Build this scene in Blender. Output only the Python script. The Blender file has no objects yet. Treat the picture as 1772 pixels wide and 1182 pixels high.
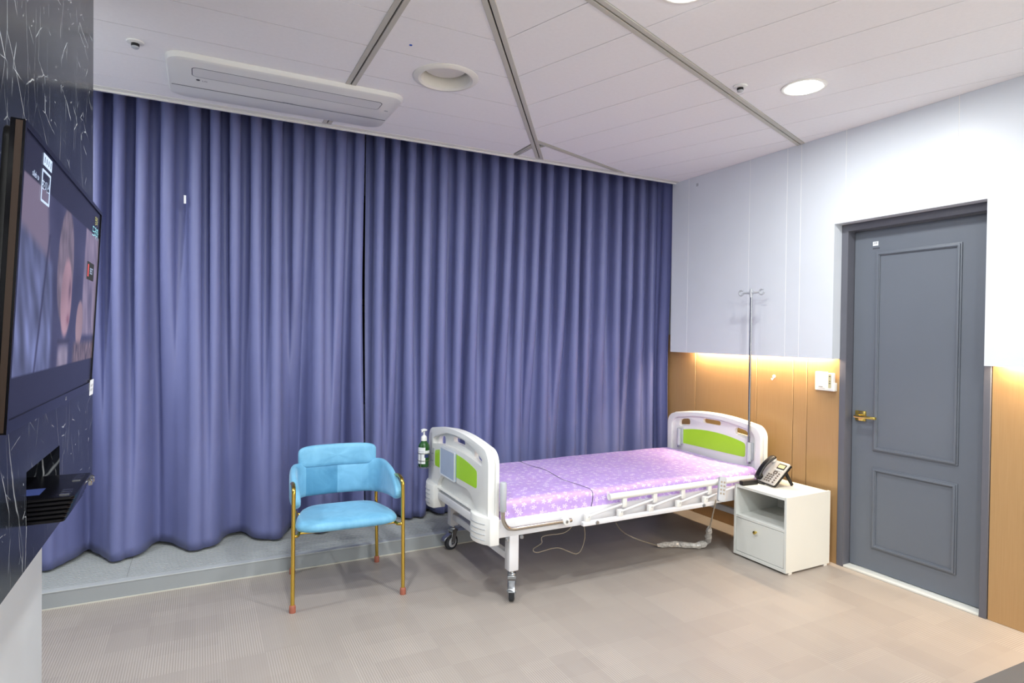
import bpy, bmesh, math, random
from mathutils import Vector, Matrix, noise
from mathutils.geometry import tessellate_polygon

random.seed(7)
SC = bpy.context.scene
COL = SC.collection
PI = math.pi

# ------------------------------------------------------------------ camera
# image frame 1772x1182; vanishing points of the two wall directions, focal length in pixels
CX, CY, FPX, EYE = 886.0, 591.0, 1045.0, 1.45
def _unit(a): return Vector(a).normalized()
_ex = _unit((2905 - CX, 601 - CY, FPX))                 # world X (along the curtain) in camera axes (x right, y down, z forward)
_ey = Vector((345 - CX, 572 - CY, FPX)); _ey = (_ey - _ex * _ex.dot(_ey)).normalized()
_ez = _ex.cross(_ey)
ROT = Matrix((_ex, _ey, _ez))                           # camera vector -> world vector
CAMPOS = Vector((0, 0, EYE))
cam = bpy.data.cameras.new('camera')
cam.sensor_width = 36; cam.lens = 36 * FPX / 1772; cam.clip_start = 0.02
camo = bpy.data.objects.new('camera', cam); COL.objects.link(camo)
r_, u_, f_ = ROT @ Vector((1, 0, 0)), ROT @ Vector((0, -1, 0)), ROT @ Vector((0, 0, 1))
camo.matrix_world = Matrix.Translation(CAMPOS) @ Matrix((r_, u_, -f_)).transposed().to_4x4()
SC.camera = camo

def on_plane(px, py, axis, val):                        # where the sight line of a pixel meets the plane of a wall, floor or ceiling
    r = ROT @ Vector((px - CX, py - CY, FPX))
    return CAMPOS + r * ((val - CAMPOS[axis]) / r[axis])

# ------------------------------------------------------------------ world, exposure
SC.view_settings.view_transform = 'Standard'
SC.view_settings.look = 'None'
SC.view_settings.gamma = 1.0
SC.view_settings.use_curve_mapping = False
SC.view_settings.exposure = -0.24
W = bpy.data.worlds.new('world'); SC.world = W; W.use_nodes = True
WORLD_STRENGTH = 4.4
W.node_tree.nodes['Background'].inputs[0].default_value = (0.95, 0.98, 0.98, 1)
W.node_tree.nodes['Background'].inputs[1].default_value = WORLD_STRENGTH
LAMP_W = 28.5          # each lit ceiling downlight
COVE_W = 19.0           # warm strip, watts per metre
LAMP_COL = (0.95, 0.98, 0.97)
COVE_COL = (1.0, 0.78, 0.52)

# ------------------------------------------------------------------ materials
def lin(c):
    c = c / 255.0
    return c / 12.92 if c <= 0.04045 else ((c + 0.055) / 1.055) ** 2.4
def S(r, g, b): return (lin(r), lin(g), lin(b), 1.0)
MATS = {}
class NT:
    def __init__(s, name):
        s.m = bpy.data.materials.new(name); s.m.use_nodes = True
        s.t = s.m.node_tree; s.b = s.t.nodes['Principled BSDF']; MATS[name] = s.m
    def n(s, typ, **kw):
        nd = s.t.nodes.new(typ)
        for k, v in kw.items(): setattr(nd, k, v)
        return nd
    def l(s, a, b): s.t.links.new(a, b)
    def val(s, sock, v):
        if isinstance(v, bpy.types.NodeSocket): s.l(v, sock)
        else: sock.default_value = v
    def math(s, op, a, b=0.0, c=0.0, clamp=False):
        nd = s.n('ShaderNodeMath', operation=op, use_clamp=clamp)
        for i, v in enumerate((a, b, c)): s.val(nd.inputs[i], v)
        return nd.outputs[0]
    def mix(s, f, a, b):
        nd = s.n('ShaderNodeMix', data_type='RGBA')
        s.val(nd.inputs[0], f); s.val(nd.inputs[6], a); s.val(nd.inputs[7], b)
        return nd.outputs[2]
    def coord(s, kind='Object'): return s.n('ShaderNodeTexCoord').outputs[kind]
    def pos(s): return s.n('ShaderNodeNewGeometry').outputs['Position']
    def noise(s, vec, scale, detail=3.0, rough=0.5, dist=0.0):
        nd = s.n('ShaderNodeTexNoise')
        s.l(vec, nd.inputs['Vector']); nd.inputs['Scale'].default_value = scale
        nd.inputs['Detail'].default_value = detail; nd.inputs['Roughness'].default_value = rough
        nd.inputs['Distortion'].default_value = dist
        return nd.outputs[0]
    def scale(s, vec, v):
        nd = s.n('ShaderNodeMapping'); s.l(vec, nd.inputs[0]); nd.inputs['Scale'].default_value = v
        return nd.outputs[0]
    def ramp(s, f, pts):
        nd = s.n('ShaderNodeValToRGB'); s.l(f, nd.inputs[0]); e = nd.color_ramp.elements
        while len(e) < len(pts): e.new(0.5)
        for i, (p, c) in enumerate(pts): e[i].position = p; e[i].color = c
        return nd.outputs[0]
    def bump(s, h, strength, dist=0.01):
        nd = s.n('ShaderNodeBump'); nd.inputs['Strength'].default_value = strength
        nd.inputs['Distance'].default_value = dist; s.l(h, nd.inputs['Height']); s.l(nd.outputs[0], s.b.inputs['Normal'])

def mat(name, col, rough=0.5, metal=0.0, var=0.04, vscale=6.0, bump=0.0, bscale=200.0, emit=0.0, sheen=0.0, coat=0.0, spec=0.5, trans=0.0, ior=1.45):
    k = NT(name); c = S(*col); p = k.coord()
    f = k.noise(p, vscale, 3)
    lo = tuple(x * (1 - var) for x in c[:3]) + (1,); hi = tuple(min(1, x * (1 + var)) for x in c[:3]) + (1,)
    k.l(k.ramp(f, [(0.3, lo), (0.7, hi)]), k.b.inputs['Base Color'])
    k.b.inputs['Roughness'].default_value = rough; k.b.inputs['Metallic'].default_value = metal
    k.b.inputs['Specular IOR Level'].default_value = spec; k.b.inputs['IOR'].default_value = ior
    if trans: k.b.inputs['Transmission Weight'].default_value = trans
    if sheen:
        k.b.inputs['Sheen Weight'].default_value = sheen; k.b.inputs['Sheen Roughness'].default_value = 0.4
    if coat: k.b.inputs['Coat Weight'].default_value = coat; k.b.inputs['Coat Roughness'].default_value = 0.08
    if bump: k.bump(k.noise(p, bscale, 2), bump, 0.002)
    if emit:
        k.b.inputs['Emission Color'].default_value = c; k.b.inputs['Emission Strength'].default_value = emit
    return k.m

mat('white_panel', (217, 222, 229), 0.38, var=0.01)
mat('wall_paint', (240, 240, 240), 0.7, var=0.015)
mat('wall_grey_paint', (196, 200, 204), 0.55, var=0.03, vscale=3)
mat('ceiling_tile', (243, 242, 243), 0.85, var=0.012, vscale=60, bump=0.25, bscale=260)
mat('step_riser_shaded', (150, 155, 158), 0.55, var=0.03, vscale=3)  # weaker light on the riser is put into this darker grey
mat('step_top', (172, 176, 177), 0.5, var=0.03, vscale=3)
mat('joint_white', (250, 250, 248), 0.4, var=0.0)
mat('trim_beige', (196, 194, 184), 0.5, var=0.02)
mat('trim_white', (222, 222, 218), 0.4, var=0.02)
mat('dark_gap', (22, 24, 26), 0.8)
mat('door_grey', (103, 109, 119), 0.42, var=0.02, vscale=2)
mat('door_edge_grey', (96, 97, 106), 0.45, var=0.02)
mat('gold', (236, 208, 112), 0.16, 1.0, var=0.02)
mat('brushed_gold', (216, 182, 86), 0.2, 1.0, var=0.02)
mat('chrome', (170, 171, 174), 0.12, 1.0, var=0.02)
mat('steel_satin', (188, 182, 172), 0.24, 1.0, var=0.03)
mat('zinc', (172, 176, 180), 0.3, 1.0, var=0.05, vscale=40)
mat('white_plastic', (228, 228, 225), 0.32, var=0.01)
mat('white_metal', (222, 222, 225), 0.3, var=0.012)
mat('white_laminate', (213, 215, 211), 0.35, var=0.01)
mat('grey_plastic', (176, 180, 186), 0.4, var=0.02)
mat('card_grey', (176, 190, 212), 0.3, var=0.03, vscale=12)
mat('lime', (168, 218, 50), 0.35, var=0.02)
mat('black_plastic', (18, 18, 20), 0.35, var=0.1)
mat('black_gloss', (8, 8, 12), 0.18, var=0.1, spec=0.25)
mat('dark_rubber', (46, 49, 54), 0.6, var=0.08)
mat('terracotta_rubber', (156, 92, 74), 0.65, var=0.05)
mat('bottle_green', (20, 78, 20), 0.08, var=0.1, coat=0.6)
mat('label_white', (226, 228, 232), 0.5, var=0.02)
mat('label_navy', (40, 52, 100), 0.5)
mat('ink_dark', (70, 72, 80), 0.6)
mat('cord_beige', (150, 140, 126), 0.55)
mat('cord_black', (22, 22, 24), 0.45)
mat('lamp_lens_off', (226, 224, 220), 0.45, var=0.01)
mat('lamp_trim', (232, 230, 222), 0.3, var=0.01)
mat('window_glass', (10, 12, 18), 0.05, var=0.1)
mat('bench_grey', (88, 84, 80), 0.55, var=0.05)
mat('wrap', (222, 220, 216), 0.14, var=0.25, vscale=80, trans=0.4)
mat('dot_blue', (30, 90, 190), 0.5)
mat('niche_dark', (14, 14, 18), 0.2)
mat('gold_rim_plastic', (46, 30, 18), 0.4)
mat('lcd', (196, 190, 150), 0.2)
mat('phone_face', (206, 203, 198), 0.28, 0.35, var=0.02)
mat('key_grey', (98, 92, 86), 0.4)
mat('key_light', (206, 204, 200), 0.4)

def lamp_mat(name, col, strength):
    k = NT(name); k.b.inputs['Base Color'].default_value = (1, 1, 1, 1)
    k.b.inputs['Emission Color'].default_value = (*col, 1); k.b.inputs['Emission Strength'].default_value = strength
    return k.m
lamp_mat('lamp_on', LAMP_COL, 40.0)
lamp_mat('cove_on', COVE_COL, 6.0)

# bronze satin wallboard with fine vertical grain
k = NT('bronze_board'); p = k.pos()
g = k.noise(k.scale(p, (1, 90, 1.5)), 3.0, 4)
k.l(k.ramp(g, [(0.25, S(172, 136, 92)), (0.75, S(180, 145, 101))]), k.b.inputs['Base Color'])
k.b.inputs['Roughness'].default_value = 0.34; k.b.inputs['Metallic'].default_value = 0.15
k.bump(g, 0.06, 0.002)

# woven-look vinyl floor: fine parallel lines, direction and tone changing from patch to patch
k = NT('floor_vinyl'); p = k.pos()
sx = k.n('ShaderNodeSeparateXYZ'); k.l(p, sx.inputs[0]); X, Y = sx.outputs[0], sx.outputs[1]
def cellnoise(a, sa, b, sb, off=0.0):
    wn = k.n('ShaderNodeTexWhiteNoise', noise_dimensions='2D'); cb = k.n('ShaderNodeCombineXYZ')
    k.l(k.math('FLOOR', k.math('MULTIPLY_ADD', a, sa, off)), cb.inputs[0]); k.l(k.math('FLOOR', k.math('MULTIPLY_ADD', b, sb, off)), cb.inputs[1])
    k.l(cb.outputs[0], wn.inputs[0]); return wn.outputs[0]
n1 = cellnoise(X, 1 / 0.16, Y, 1 / 0.30, 0.3); n2 = cellnoise(X, 1 / 0.30, Y, 1 / 0.16, 0.71); n3 = cellnoise(X, 1 / 0.09, Y, 1 / 0.46, 0.13)
def lines(a, pitch):
    return k.math('MULTIPLY_ADD', k.math('SINE', k.math('MULTIPLY', a, 2 * PI / pitch)), 0.5, 0.5)
lx = k.math('MULTIPLY', k.math('SUBTRACT', lines(X, 0.0105), 0.5), k.math('MULTIPLY_ADD', n1, 0.75, 0.12))
ly = k.math('MULTIPLY', k.math('SUBTRACT', lines(Y, 0.0105), 0.5), k.math('MULTIPLY', n2, n2))
tone = k.math('ADD', k.math('MULTIPLY', lx, 0.8), k.math('MULTIPLY', ly, 0.6))
tone = k.math('ADD', k.math('ADD', tone, k.math('MULTIPLY_ADD', n1, 0.13, k.math('MULTIPLY_ADD', n2, 0.12, -0.02))), k.math('MULTIPLY', n3, 0.09))
tone = k.math('ADD', tone, k.math('MULTIPLY', k.noise(p, 2.2, 4), 0.22))
k.l(k.ramp(tone, [(0.0, S(143, 135, 129)), (0.9, S(180, 172, 164))]), k.b.inputs['Base Color'])
k.b.inputs['Roughness'].default_value = 0.4
k.bump(k.math('ADD', lx, ly), 0.12, 0.001)

# blackout curtain cloth
k = NT('curtain_cloth'); p = k.coord()
w = k.noise(k.scale(p, (900, 900, 60)), 1.0, 2)
k.l(k.ramp(k.noise(p, 2.0, 3), [(0.3, S(104, 110, 157)), (0.7, S(110, 116, 163))]), k.b.inputs['Base Color'])
k.b.inputs['Roughness'].default_value = 0.5
k.b.inputs['Sheen Weight'].default_value = 0.06; k.b.inputs['Sheen Roughness'].default_value = 0.5
k.b.inputs['Sheen Tint'].default_value = (0.85, 0.87, 1, 1)
k.bump(w, 0.08, 0.001)

# black marble: dark stone with thin broken white veins, most of them running down at a slant
k = NT('black_marble'); p = k.pos()
warp = k.n('ShaderNodeTexNoise'); k.l(p, warp.inputs['Vector']); warp.inputs['Scale'].default_value = 5.0; warp.inputs['Detail'].default_value = 3
add = k.n('ShaderNodeVectorMath', operation='MULTIPLY_ADD'); k.l(warp.outputs['Color'], add.inputs[0]); add.inputs[1].default_value = (0.05, 0.05, 0.05); k.l(p, add.inputs[2])
def veins(scale, width, mscale, cut, strength, mul, rot):
    mp = k.n('ShaderNodeMapping'); k.l(add.outputs[0], mp.inputs[0]); mp.inputs['Scale'].default_value = mul; mp.inputs['Rotation'].default_value = (rot, 0, 0)
    vo = k.n('ShaderNodeTexVoronoi', feature='DISTANCE_TO_EDGE'); k.l(mp.outputs[0], vo.inputs['Vector']); vo.inputs['Scale'].default_value = scale
    v = k.math('SUBTRACT', 1.0, k.math('DIVIDE', vo.outputs['Distance'], width), clamp=True)
    m = k.math('MULTIPLY', k.math('SUBTRACT', k.noise(p, mscale, 4), cut), 5.0, clamp=True)
    return k.math('MULTIPLY', k.math('MULTIPLY', v, m), strength, clamp=True)
va = veins(2.6, 0.006, 9.0, 0.49, 0.75, (1, 2.4, 0.8), 0.5); vb = veins(4.2, 0.005, 14.0, 0.53, 0.5, (1, 2.2, 0.6), -0.4); vc = veins(5.0, 0.010, 12.0, 0.5, 0.9, (1, 0.6, 1.5), 0.25)
vd = veins(1.5, 0.004, 5.0, 0.40, 0.5, (1, 3.2, 0.9), 0.62)
vv = k.math('MAXIMUM', k.math('MAXIMUM', k.math('MAXIMUM', va, vb), vc), vd)
fleck = k.math('MULTIPLY', k.math('SUBTRACT', k.noise(k.scale(p, (1, 1, 0.8)), 26.0, 3, 0.6, 1.5), 0.70), 14.0, clamp=True)
vv = k.math('MAXIMUM', vv, fleck)
base = k.ramp(k.noise(p, 3.5, 4), [(0.3, S(20, 22, 28)), (0.75, S(38, 41, 48))])
k.l(k.mix(vv, base, S(205, 210, 214)), k.b.inputs['Base Color'])
k.b.inputs['Roughness'].default_value = 0.2; k.b.inputs['Specular IOR Level'].default_value = 0.16

# lilac sheet printed with small white five-petal flowers
k = NT('lilac_print'); uv = k.n('ShaderNodeUVMap').outputs[0]
def flowers(scale, rad, off):
    mp = k.n('ShaderNodeMapping'); k.l(uv, mp.inputs[0]); mp.inputs['Scale'].default_value = (scale, scale, 1); mp.inputs['Location'].default_value = (off, off * 0.7, 0)
    vo = k.n('ShaderNodeTexVoronoi', voronoi_dimensions='2D'); k.l(mp.outputs[0], vo.inputs['Vector']); vo.inputs['Scale'].default_value = 1.0; vo.inputs['Randomness'].default_value = 0.75
    sub = k.n('ShaderNodeVectorMath', operation='SUBTRACT'); k.l(mp.outputs[0], sub.inputs[0]); k.l(vo.outputs['Position'], sub.inputs[1])
    ss = k.n('ShaderNodeSeparateXYZ'); k.l(sub.outputs[0], ss.inputs[0])
    ang = k.math('ARCTAN2', ss.outputs[1], ss.outputs[0]); d = vo.outputs['Distance']
    r = k.math('MULTIPLY_ADD', k.math('COSINE', k.math('MULTIPLY', ang, 5.0)), rad * 0.4, rad * 0.75)
    petal = k.math('MULTIPLY', k.math('SUBTRACT', r, d), 40.0, clamp=True)
    core = k.math('MULTIPLY', k.math('SUBTRACT', rad * 0.28, d), 40.0, clamp=True)
    return k.math('SUBTRACT', petal, k.math('MULTIPLY', core, 0.6), clamp=True)
fl = k.math('MAXIMUM', flowers(17.0, 0.25, 0.0), k.math('MULTIPLY', flowers(27.0, 0.2, 3.3), 0.7))
base = k.ramp(k.noise(uv, 5, 3), [(0.3, S(188, 155, 222)), (0.7, S(198, 168, 230))])
k.l(k.mix(k.math('MULTIPLY', fl, 0.8), base, S(236, 226, 246)), k.b.inputs['Base Color'])
k.b.inputs['Roughness'].default_value = 0.34
k.bump(k.noise(uv, 30, 3), 0.25, 0.004)

def velvet(name, lo, hi):
    k = NT(name); p = k.coord()
    f = k.noise(p, 7.0, 5, 0.6, 1.2)
    k.l(k.ramp(f, [(0.3, S(*lo)), (0.7, S(*hi))]), k.b.inputs['Base Color'])
    k.b.inputs['Roughness'].default_value = 0.6
    k.b.inputs['Sheen Weight'].default_value = 0.45; k.b.inputs['Sheen Roughness'].default_value = 0.35
    k.b.inputs['Sheen Tint'].default_value = (0.7, 0.9, 1, 1)
    k.bump(k.noise(p, 500, 2), 0.15, 0.001)
velvet('velvet', (96, 158, 194), (120, 183, 216))
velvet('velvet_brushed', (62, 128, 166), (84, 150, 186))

# ------------------------------------------------------------------ mesh helpers
class MB:
    def __init__(s): s.v, s.f, s.uv = [], [], None
    def add(s, vs, fs):
        o = len(s.v); s.v += [tuple(v) for v in vs]; s.f += [tuple(i + o for i in f) for f in fs]; return s
    def box(s, x0, x1, y0, y1, z0, z1):
        vs = [(x, y, z) for x in (x0, x1) for y in (y0, y1) for z in (z0, z1)]
        return s.add(vs, [(0, 1, 3, 2), (4, 6, 7, 5), (0, 4, 5, 1), (2, 3, 7, 6), (0, 2, 6, 4), (1, 5, 7, 3)])
    def cbox(s, c, d): return s.box(c[0] - d[0] / 2, c[0] + d[0] / 2, c[1] - d[1] / 2, c[1] + d[1] / 2, c[2] - d[2] / 2, c[2] + d[2] / 2)
    def prism(s, loops, axis, a, b):
        def P(q, h):
            return (h, q[0], q[1]) if axis == 0 else ((q[0], h, q[1]) if axis == 1 else (q[0], q[1], h))
        flat = [q for L in loops for q in L]; n = len(flat)
        tris = tessellate_polygon([[Vector((q[0], q[1], 0)) for q in L] for L in loops]) if (len(loops) > 1 or len(flat) > 4) else None
        vs = [P(q, a) for q in flat] + [P(q, b) for q in flat]
        if tris is None: fs = [tuple(range(n)), tuple(range(n, 2 * n))]
        else: fs = [tuple(t) for t in tris] + [tuple(i + n for i in t) for t in tris]
        o = 0
        for L in loops:
            m = len(L)
            for i in range(m):
                j = (i + 1) % m; fs.append((o + i, o + j, n + o + j, n + o + i))
            o += m
        return s.add(vs, fs)
    def tube(s, pts, r, n=10, closed=False):
        pts = [Vector(p) for p in pts]; m = len(pts); rs = r if isinstance(r, (list, tuple)) else [r] * m
        prev = None; vs = []
        for i, p in enumerate(pts):
            a = pts[i - 1] if (i > 0 or closed) else p; b = pts[(i + 1) % m] if (i < m - 1 or closed) else p
            t = (b - a).normalized()
            if prev is None: up = Vector((0, 0, 1)) if abs(t.z) < 0.9 else Vector((1, 0, 0))
            else: up = prev
            u = (up - t * up.dot(t)).normalized(); w = t.cross(u); prev = u
            for q in range(n):
                an = 2 * PI * q / n; vs.append(p + (u * math.cos(an) + w * math.sin(an)) * rs[i])
        fs = []
        for i in range(m if closed else m - 1):
            j = (i + 1) % m
            for q in range(n): fs.append((i * n + q, i * n + (q + 1) % n, j * n + (q + 1) % n, j * n + q))
        if not closed: fs += [tuple(range(n)), tuple(range((m - 1) * n, m * n))]
        return s.add(vs, fs)
    def lathe(s, prof, origin=(0, 0, 0), axis='Z', n=24, cap=True):
        o = Vector(origin); vs = []; fs = []
        for r, h in prof:
            for q in range(n):
                a = 2 * PI * q / n; c, d = r * math.cos(a), r * math.sin(a)
                vs.append(o + Vector((c, d, h) if axis == 'Z' else ((h, c, d) if axis == 'X' else (c, h, d))))
        m = len(prof)
        for i in range(m - 1):
            for q in range(n): fs.append((i * n + q, i * n + (q + 1) % n, (i + 1) * n + (q + 1) % n, (i + 1) * n + q))
        if cap and prof[0][0] > 1e-6: fs.append(tuple(range(n)))
        if cap and prof[-1][0] > 1e-6: fs.append(tuple(range((m - 1) * n, m * n)))
        return s.add(vs, fs)
    def grid(s, nu, nv, fn, closed_u=False):
        vs = [fn(i / (nu if closed_u else nu - 1), j / (nv - 1)) for j in range(nv) for i in range(nu)]; fs = []
        for j in range(nv - 1):
            for i in range(nu if closed_u else nu - 1):
                k_ = (i + 1) % nu; fs.append((j * nu + i, j * nu + k_, (j + 1) * nu + k_, (j + 1) * nu + i))
        return s.add(vs, fs)
    def xf(s, M): s.v = [tuple(M @ Vector(v)) for v in s.v]; return s

def rrect(x0, x1, y0, y1, r, n=6):
    out = []
    for cx, cy, a0 in ((x1 - r, y1 - r, 0), (x0 + r, y1 - r, 90), (x0 + r, y0 + r, 180), (x1 - r, y0 + r, 270)):
        for i in range(n + 1):
            a = math.radians(a0 + 90 * i / n); out.append((cx + r * math.cos(a), cy + r * math.sin(a)))
    return out
def circle(cx, cy, r, n=28): return [(cx + r * math.cos(2 * PI * i / n), cy + r * math.sin(2 * PI * i / n)) for i in range(n)]
def smooth_path(pts, steps=8):
    P = [Vector(p) for p in pts]; out = []
    for i in range(len(P) - 1):
        a = P[max(i - 1, 0)]; b = P[i]; c = P[i + 1]; d = P[min(i + 2, len(P) - 1)]
        for q in range(steps):
            t = q / steps
            out.append(0.5 * ((2 * b) + (c - a) * t + (2 * a - 5 * b + 4 * c - d) * t * t + (3 * b - a - 3 * c + d) * t ** 3))
    return out + [P[-1]]

def root_matrix(o):
    while o.parent: o = o.parent
    return o.matrix_basis
def build(name, mb, material, parent=None, local=False, bevel=0.0, seg=2, angle=40, at=None, merge=False, smooth=True):
    me = bpy.data.meshes.new(name); me.from_pydata(mb.v, [], mb.f)
    bm = bmesh.new(); bm.from_mesh(me)
    if merge: bmesh.ops.remove_doubles(bm, verts=bm.verts, dist=1e-5)
    bmesh.ops.recalc_face_normals(bm, faces=bm.faces)
    if bevel:
        ed = [e for e in bm.edges if len(e.link_faces) == 2 and e.calc_face_angle(0) > math.radians(32)]
        bmesh.ops.bevel(bm, geom=ed, offset=bevel, segments=seg, profile=0.5, affect='EDGES', clamp_overlap=True)
    bm.to_mesh(me); bm.free()
    if smooth:
        me.shade_smooth(); me.set_sharp_from_angle(angle=math.radians(angle))
    me.materials.append(MATS[material])
    o = bpy.data.objects.new(name, me); COL.objects.link(o)
    if parent is not None:
        o.parent = parent
        if not local: me.transform(root_matrix(parent).inverted())
    elif at is not None:
        me.transform(Matrix.Translation(-Vector(at))); o.location = at
    return o
def tag(o, label, cat, group=None):
    o['label'] = label; o['category'] = cat
    if group: o['group'] = group
    return o
def thing(name, label, cat, loc=(0, 0, 0), rz=0.0, group=None, M=None):
    o = bpy.data.objects.new(name, None); COL.objects.link(o); o.empty_display_size = 0.1
    if M is not None: o.matrix_basis = M
    else: o.matrix_basis = Matrix.Translation(loc) @ Matrix.Rotation(rz, 4, 'Z')
    return tag(o, label, cat, group)
def struct(o): o['kind'] = 'structure'; return o
def lettering(name, txt, size, material, M, parent, align='CENTER', depth=0.0):
    cu = bpy.data.curves.new('t', 'FONT'); cu.body = txt; cu.size = size; cu.align_x = align; cu.align_y = 'CENTER'; cu.extrude = depth
    cu.resolution_u = 3
    to = bpy.data.objects.new('t', cu); COL.objects.link(to)
    dg = bpy.context.evaluated_depsgraph_get(); me = bpy.data.meshes.new_from_object(to.evaluated_get(dg))
    bpy.data.objects.remove(to); bpy.data.curves.remove(cu)
    me.name = name; me.transform(M); me.materials.clear(); me.materials.append(MATS[material])
    o = bpy.data.objects.new(name, me); COL.objects.link(o); o.parent = parent
    return o
def frame3(o, x, y):                                    # matrix with given origin, x axis, y axis
    x = Vector(x).normalized(); y = Vector(y); y = (y - x * x.dot(y)).normalized(); z = x.cross(y)
    M = Matrix((x, y, z)).transposed().to_4x4(); M.translation = Vector(o); return M
# ------------------------------------------------------------------ the room
XR_W, XR_P = 3.63, 3.55            # bronze boards / white upper panels of the right wall
ZC = 2.735                         # ceiling
YSTEP = 3.845                      # front of the low step under the curtain
YB, YF = 4.62, -2.8                # wall behind the curtain, wall behind the camera
XL = -1.75
DY0, DY1, DZ = 1.625, 2.457, 2.165 # door opening in the right wall

# floor
struct(build('floor', MB().box(XL - 0.1, 3.9, YF - 0.1, YB + 0.1, -0.12, 0.0), 'floor_vinyl'))

# right wall: backing with the door opening; bronze boards below, white panels above
wr = struct(build('wall_right', MB().prism([[(YF, 0), (DY0 - 0.0, 0), (DY0, DZ), (DY1, DZ), (DY1, 0), (YB, 0), (YB, 3.0), (YF, 3.0)]], 0, XR_W + 0.012, 3.86), 'wall_grey_paint'))
gap = 0.0022
ys = [YB, 3.717, 3.102, 2.796, 2.689, DY1]
for a, b in zip(ys[:-1], ys[1:]):
    build('bronze_board', MB().box(XR_W, XR_W + 0.012, b + gap, a - gap, 0.0, 1.46), 'bronze_board', wr, bevel=0.0015, seg=1)
ys = [DY0, 1.137, 0.51, -0.11, -0.73, -1.35, -1.97, YF]
for a, b in zip(ys[:-1], ys[1:]):
    build('bronze_board', MB().box(XR_W, XR_W + 0.012, b + gap, a - gap, 0.0, 1.46), 'bronze_board', wr, bevel=0.0015, seg=1)
ZP, ZCOVE = 1.315, 1.370
ys = [3.935, 3.741, 3.123, 2.807, 2.70, 2.387, 1.762, 1.137, 0.51, -0.11, -0.73, -1.35, -1.97, YF]
for a, b in zip(ys[:-1], ys[1:]):
    lo, hi = b + gap * 0.8, a - gap * 0.8
    m = MB()
    def outline(zb):
        if hi <= DY0 + 0.001 or lo >= DY1 - 0.001: return [(lo, zb), (hi, zb), (hi, 2.76), (lo, 2.76)]
        if lo >= DY0 and hi <= DY1: return [(lo, DZ), (hi, DZ), (hi, 2.76), (lo, 2.76)]
        if hi > DY1: return [(lo, DZ), (DY1, DZ), (DY1, zb), (hi, zb), (hi, 2.76), (lo, 2.76)]
        return [(lo, zb), (DY0, zb), (DY0, DZ), (hi, DZ), (hi, 2.76), (lo, 2.76)]
    m.prism([outline(ZP)], 0, XR_P, XR_P + 0.018)
    m.prism([outline(ZCOVE)], 0, XR_P + 0.018, XR_W - 0.0005)
    build('white_panel', m, 'white_panel', wr, smooth=False)
    if a < 3.9: build('panel_joint', MB().box(XR_P + 0.0012, XR_P + 0.016, a - 0.0022, a + 0.0022, DZ + 0.001 if DY0 < a < DY1 else ZP + 0.001, 2.755), 'joint_white', wr)
for y in (DY1 + 0.0005, DY0 - 0.0125):
    build('panel_return', MB().box(XR_P + 0.018, XR_W - 0.0005, y, y + 0.012, ZP, ZCOVE), 'white_panel', wr)
build('panel_end', MB().box(XR_P + 0.018, XR_W - 0.0005, 3.921, 3.933, ZP, ZCOVE), 'white_panel', wr)
# warm light strips hidden behind the lower edge of the white panels
def cove(y0, y1, label):
    o = build('light_strip', MB().box(3.585, 3.615, y0, y1, ZCOVE - 0.012, ZCOVE - 0.0005), 'cove_on', at=(3.6, (y0 + y1) / 2, ZCOVE))
    tag(o, label, 'light strip', 'warm strips behind the white wall panels')
    L = bpy.data.lights.new('cove_light', 'AREA'); L.shape = 'RECTANGLE'; L.size = 0.03; L.size_y = y1 - y0
    L.energy = COVE_W * (y1 - y0); L.color = COVE_COL
    lo = bpy.data.objects.new('cove_light', L); COL.objects.link(lo); lo.location = (3.6, (y0 + y1) / 2, ZCOVE - 0.014)
cove(DY1 + 0.05, 3.70, 'warm light strip under the white panels above the bed head')
cove(-2.4, DY0 - 0.05, 'warm light strip under the white panels on the hinge side of the door')

# door
door = bpy.data.objects.new('door_1', None); COL.objects.link(door); struct(door); door.location = (3.7, 2.04, 0)
fr = MB()
fr.prism([[(DY0 + 0.001, 0), (DY0 + 0.001, DZ - 0.001), (DY1 - 0.001, DZ - 0.001), (DY1 - 0.001, 0), (2.413, 0), (2.413, 2.12), (1.66, 2.12), (1.66, 0)]], 0, XR_W - 0.006, 3.74)
build('door_frame', fr, 'door_edge_grey', door, bevel=0.002, seg=1)
build('threshold', MB().box(XR_W - 0.004, 3.78, 1.661, 2.412, 0.0, 0.014), 'white_laminate', door, bevel=0.003)
leaf = build('door_leaf', MB().box(3.69, 3.73, 1.663, 2.41, 0.018, 2.117), 'door_grey', door, bevel=0.0015, seg=1)
def moulding(y0, y1, z0, z1):
    m = MB()
    for i, (w, h) in enumerate(((0.0, 0.007), (0.008, 0.014), (0.018, 0.008))):
        a = w; b = w + (0.010, 0.012, 0.007)[i]
        m.prism([[(y0 + a, z0 + a), (y1 - a, z0 + a), (y1 - a, z1 - a), (y0 + a, z1 - a)], [(y0 + b, z0 + b), (y0 + b, z1 - b), (y1 - b, z1 - b), (y1 - b, z0 + b)]], 0, 3.69 - h, 3.6905)
    build('moulding', m, 'door_grey', leaf, bevel=0.0018, seg=2)
moulding(1.80, 2.272, 0.756, 1.98)
moulding(1.80, 2.272, 0.155, 0.657)
h = MB().box(3.681, 3.691, 2.318, 2.385, 0.931, 0.994)
build('handle_plate', h, 'gold', leaf, bevel=0.002)
h = MB().lathe([(0.011, 0), (0.011, 0.04)], (3.645, 2.352, 0.962), 'X', 16)
h.box(3.632, 3.65, 2.228, 2.364, 0.954, 0.970)
build('handle_lever', h, 'gold', leaf, bevel=0.003)
build('sticker', MB().box(3.6888, 3.6902, 2.262, 2.296, 2.018, 2.044), 'label_white', leaf)
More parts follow.
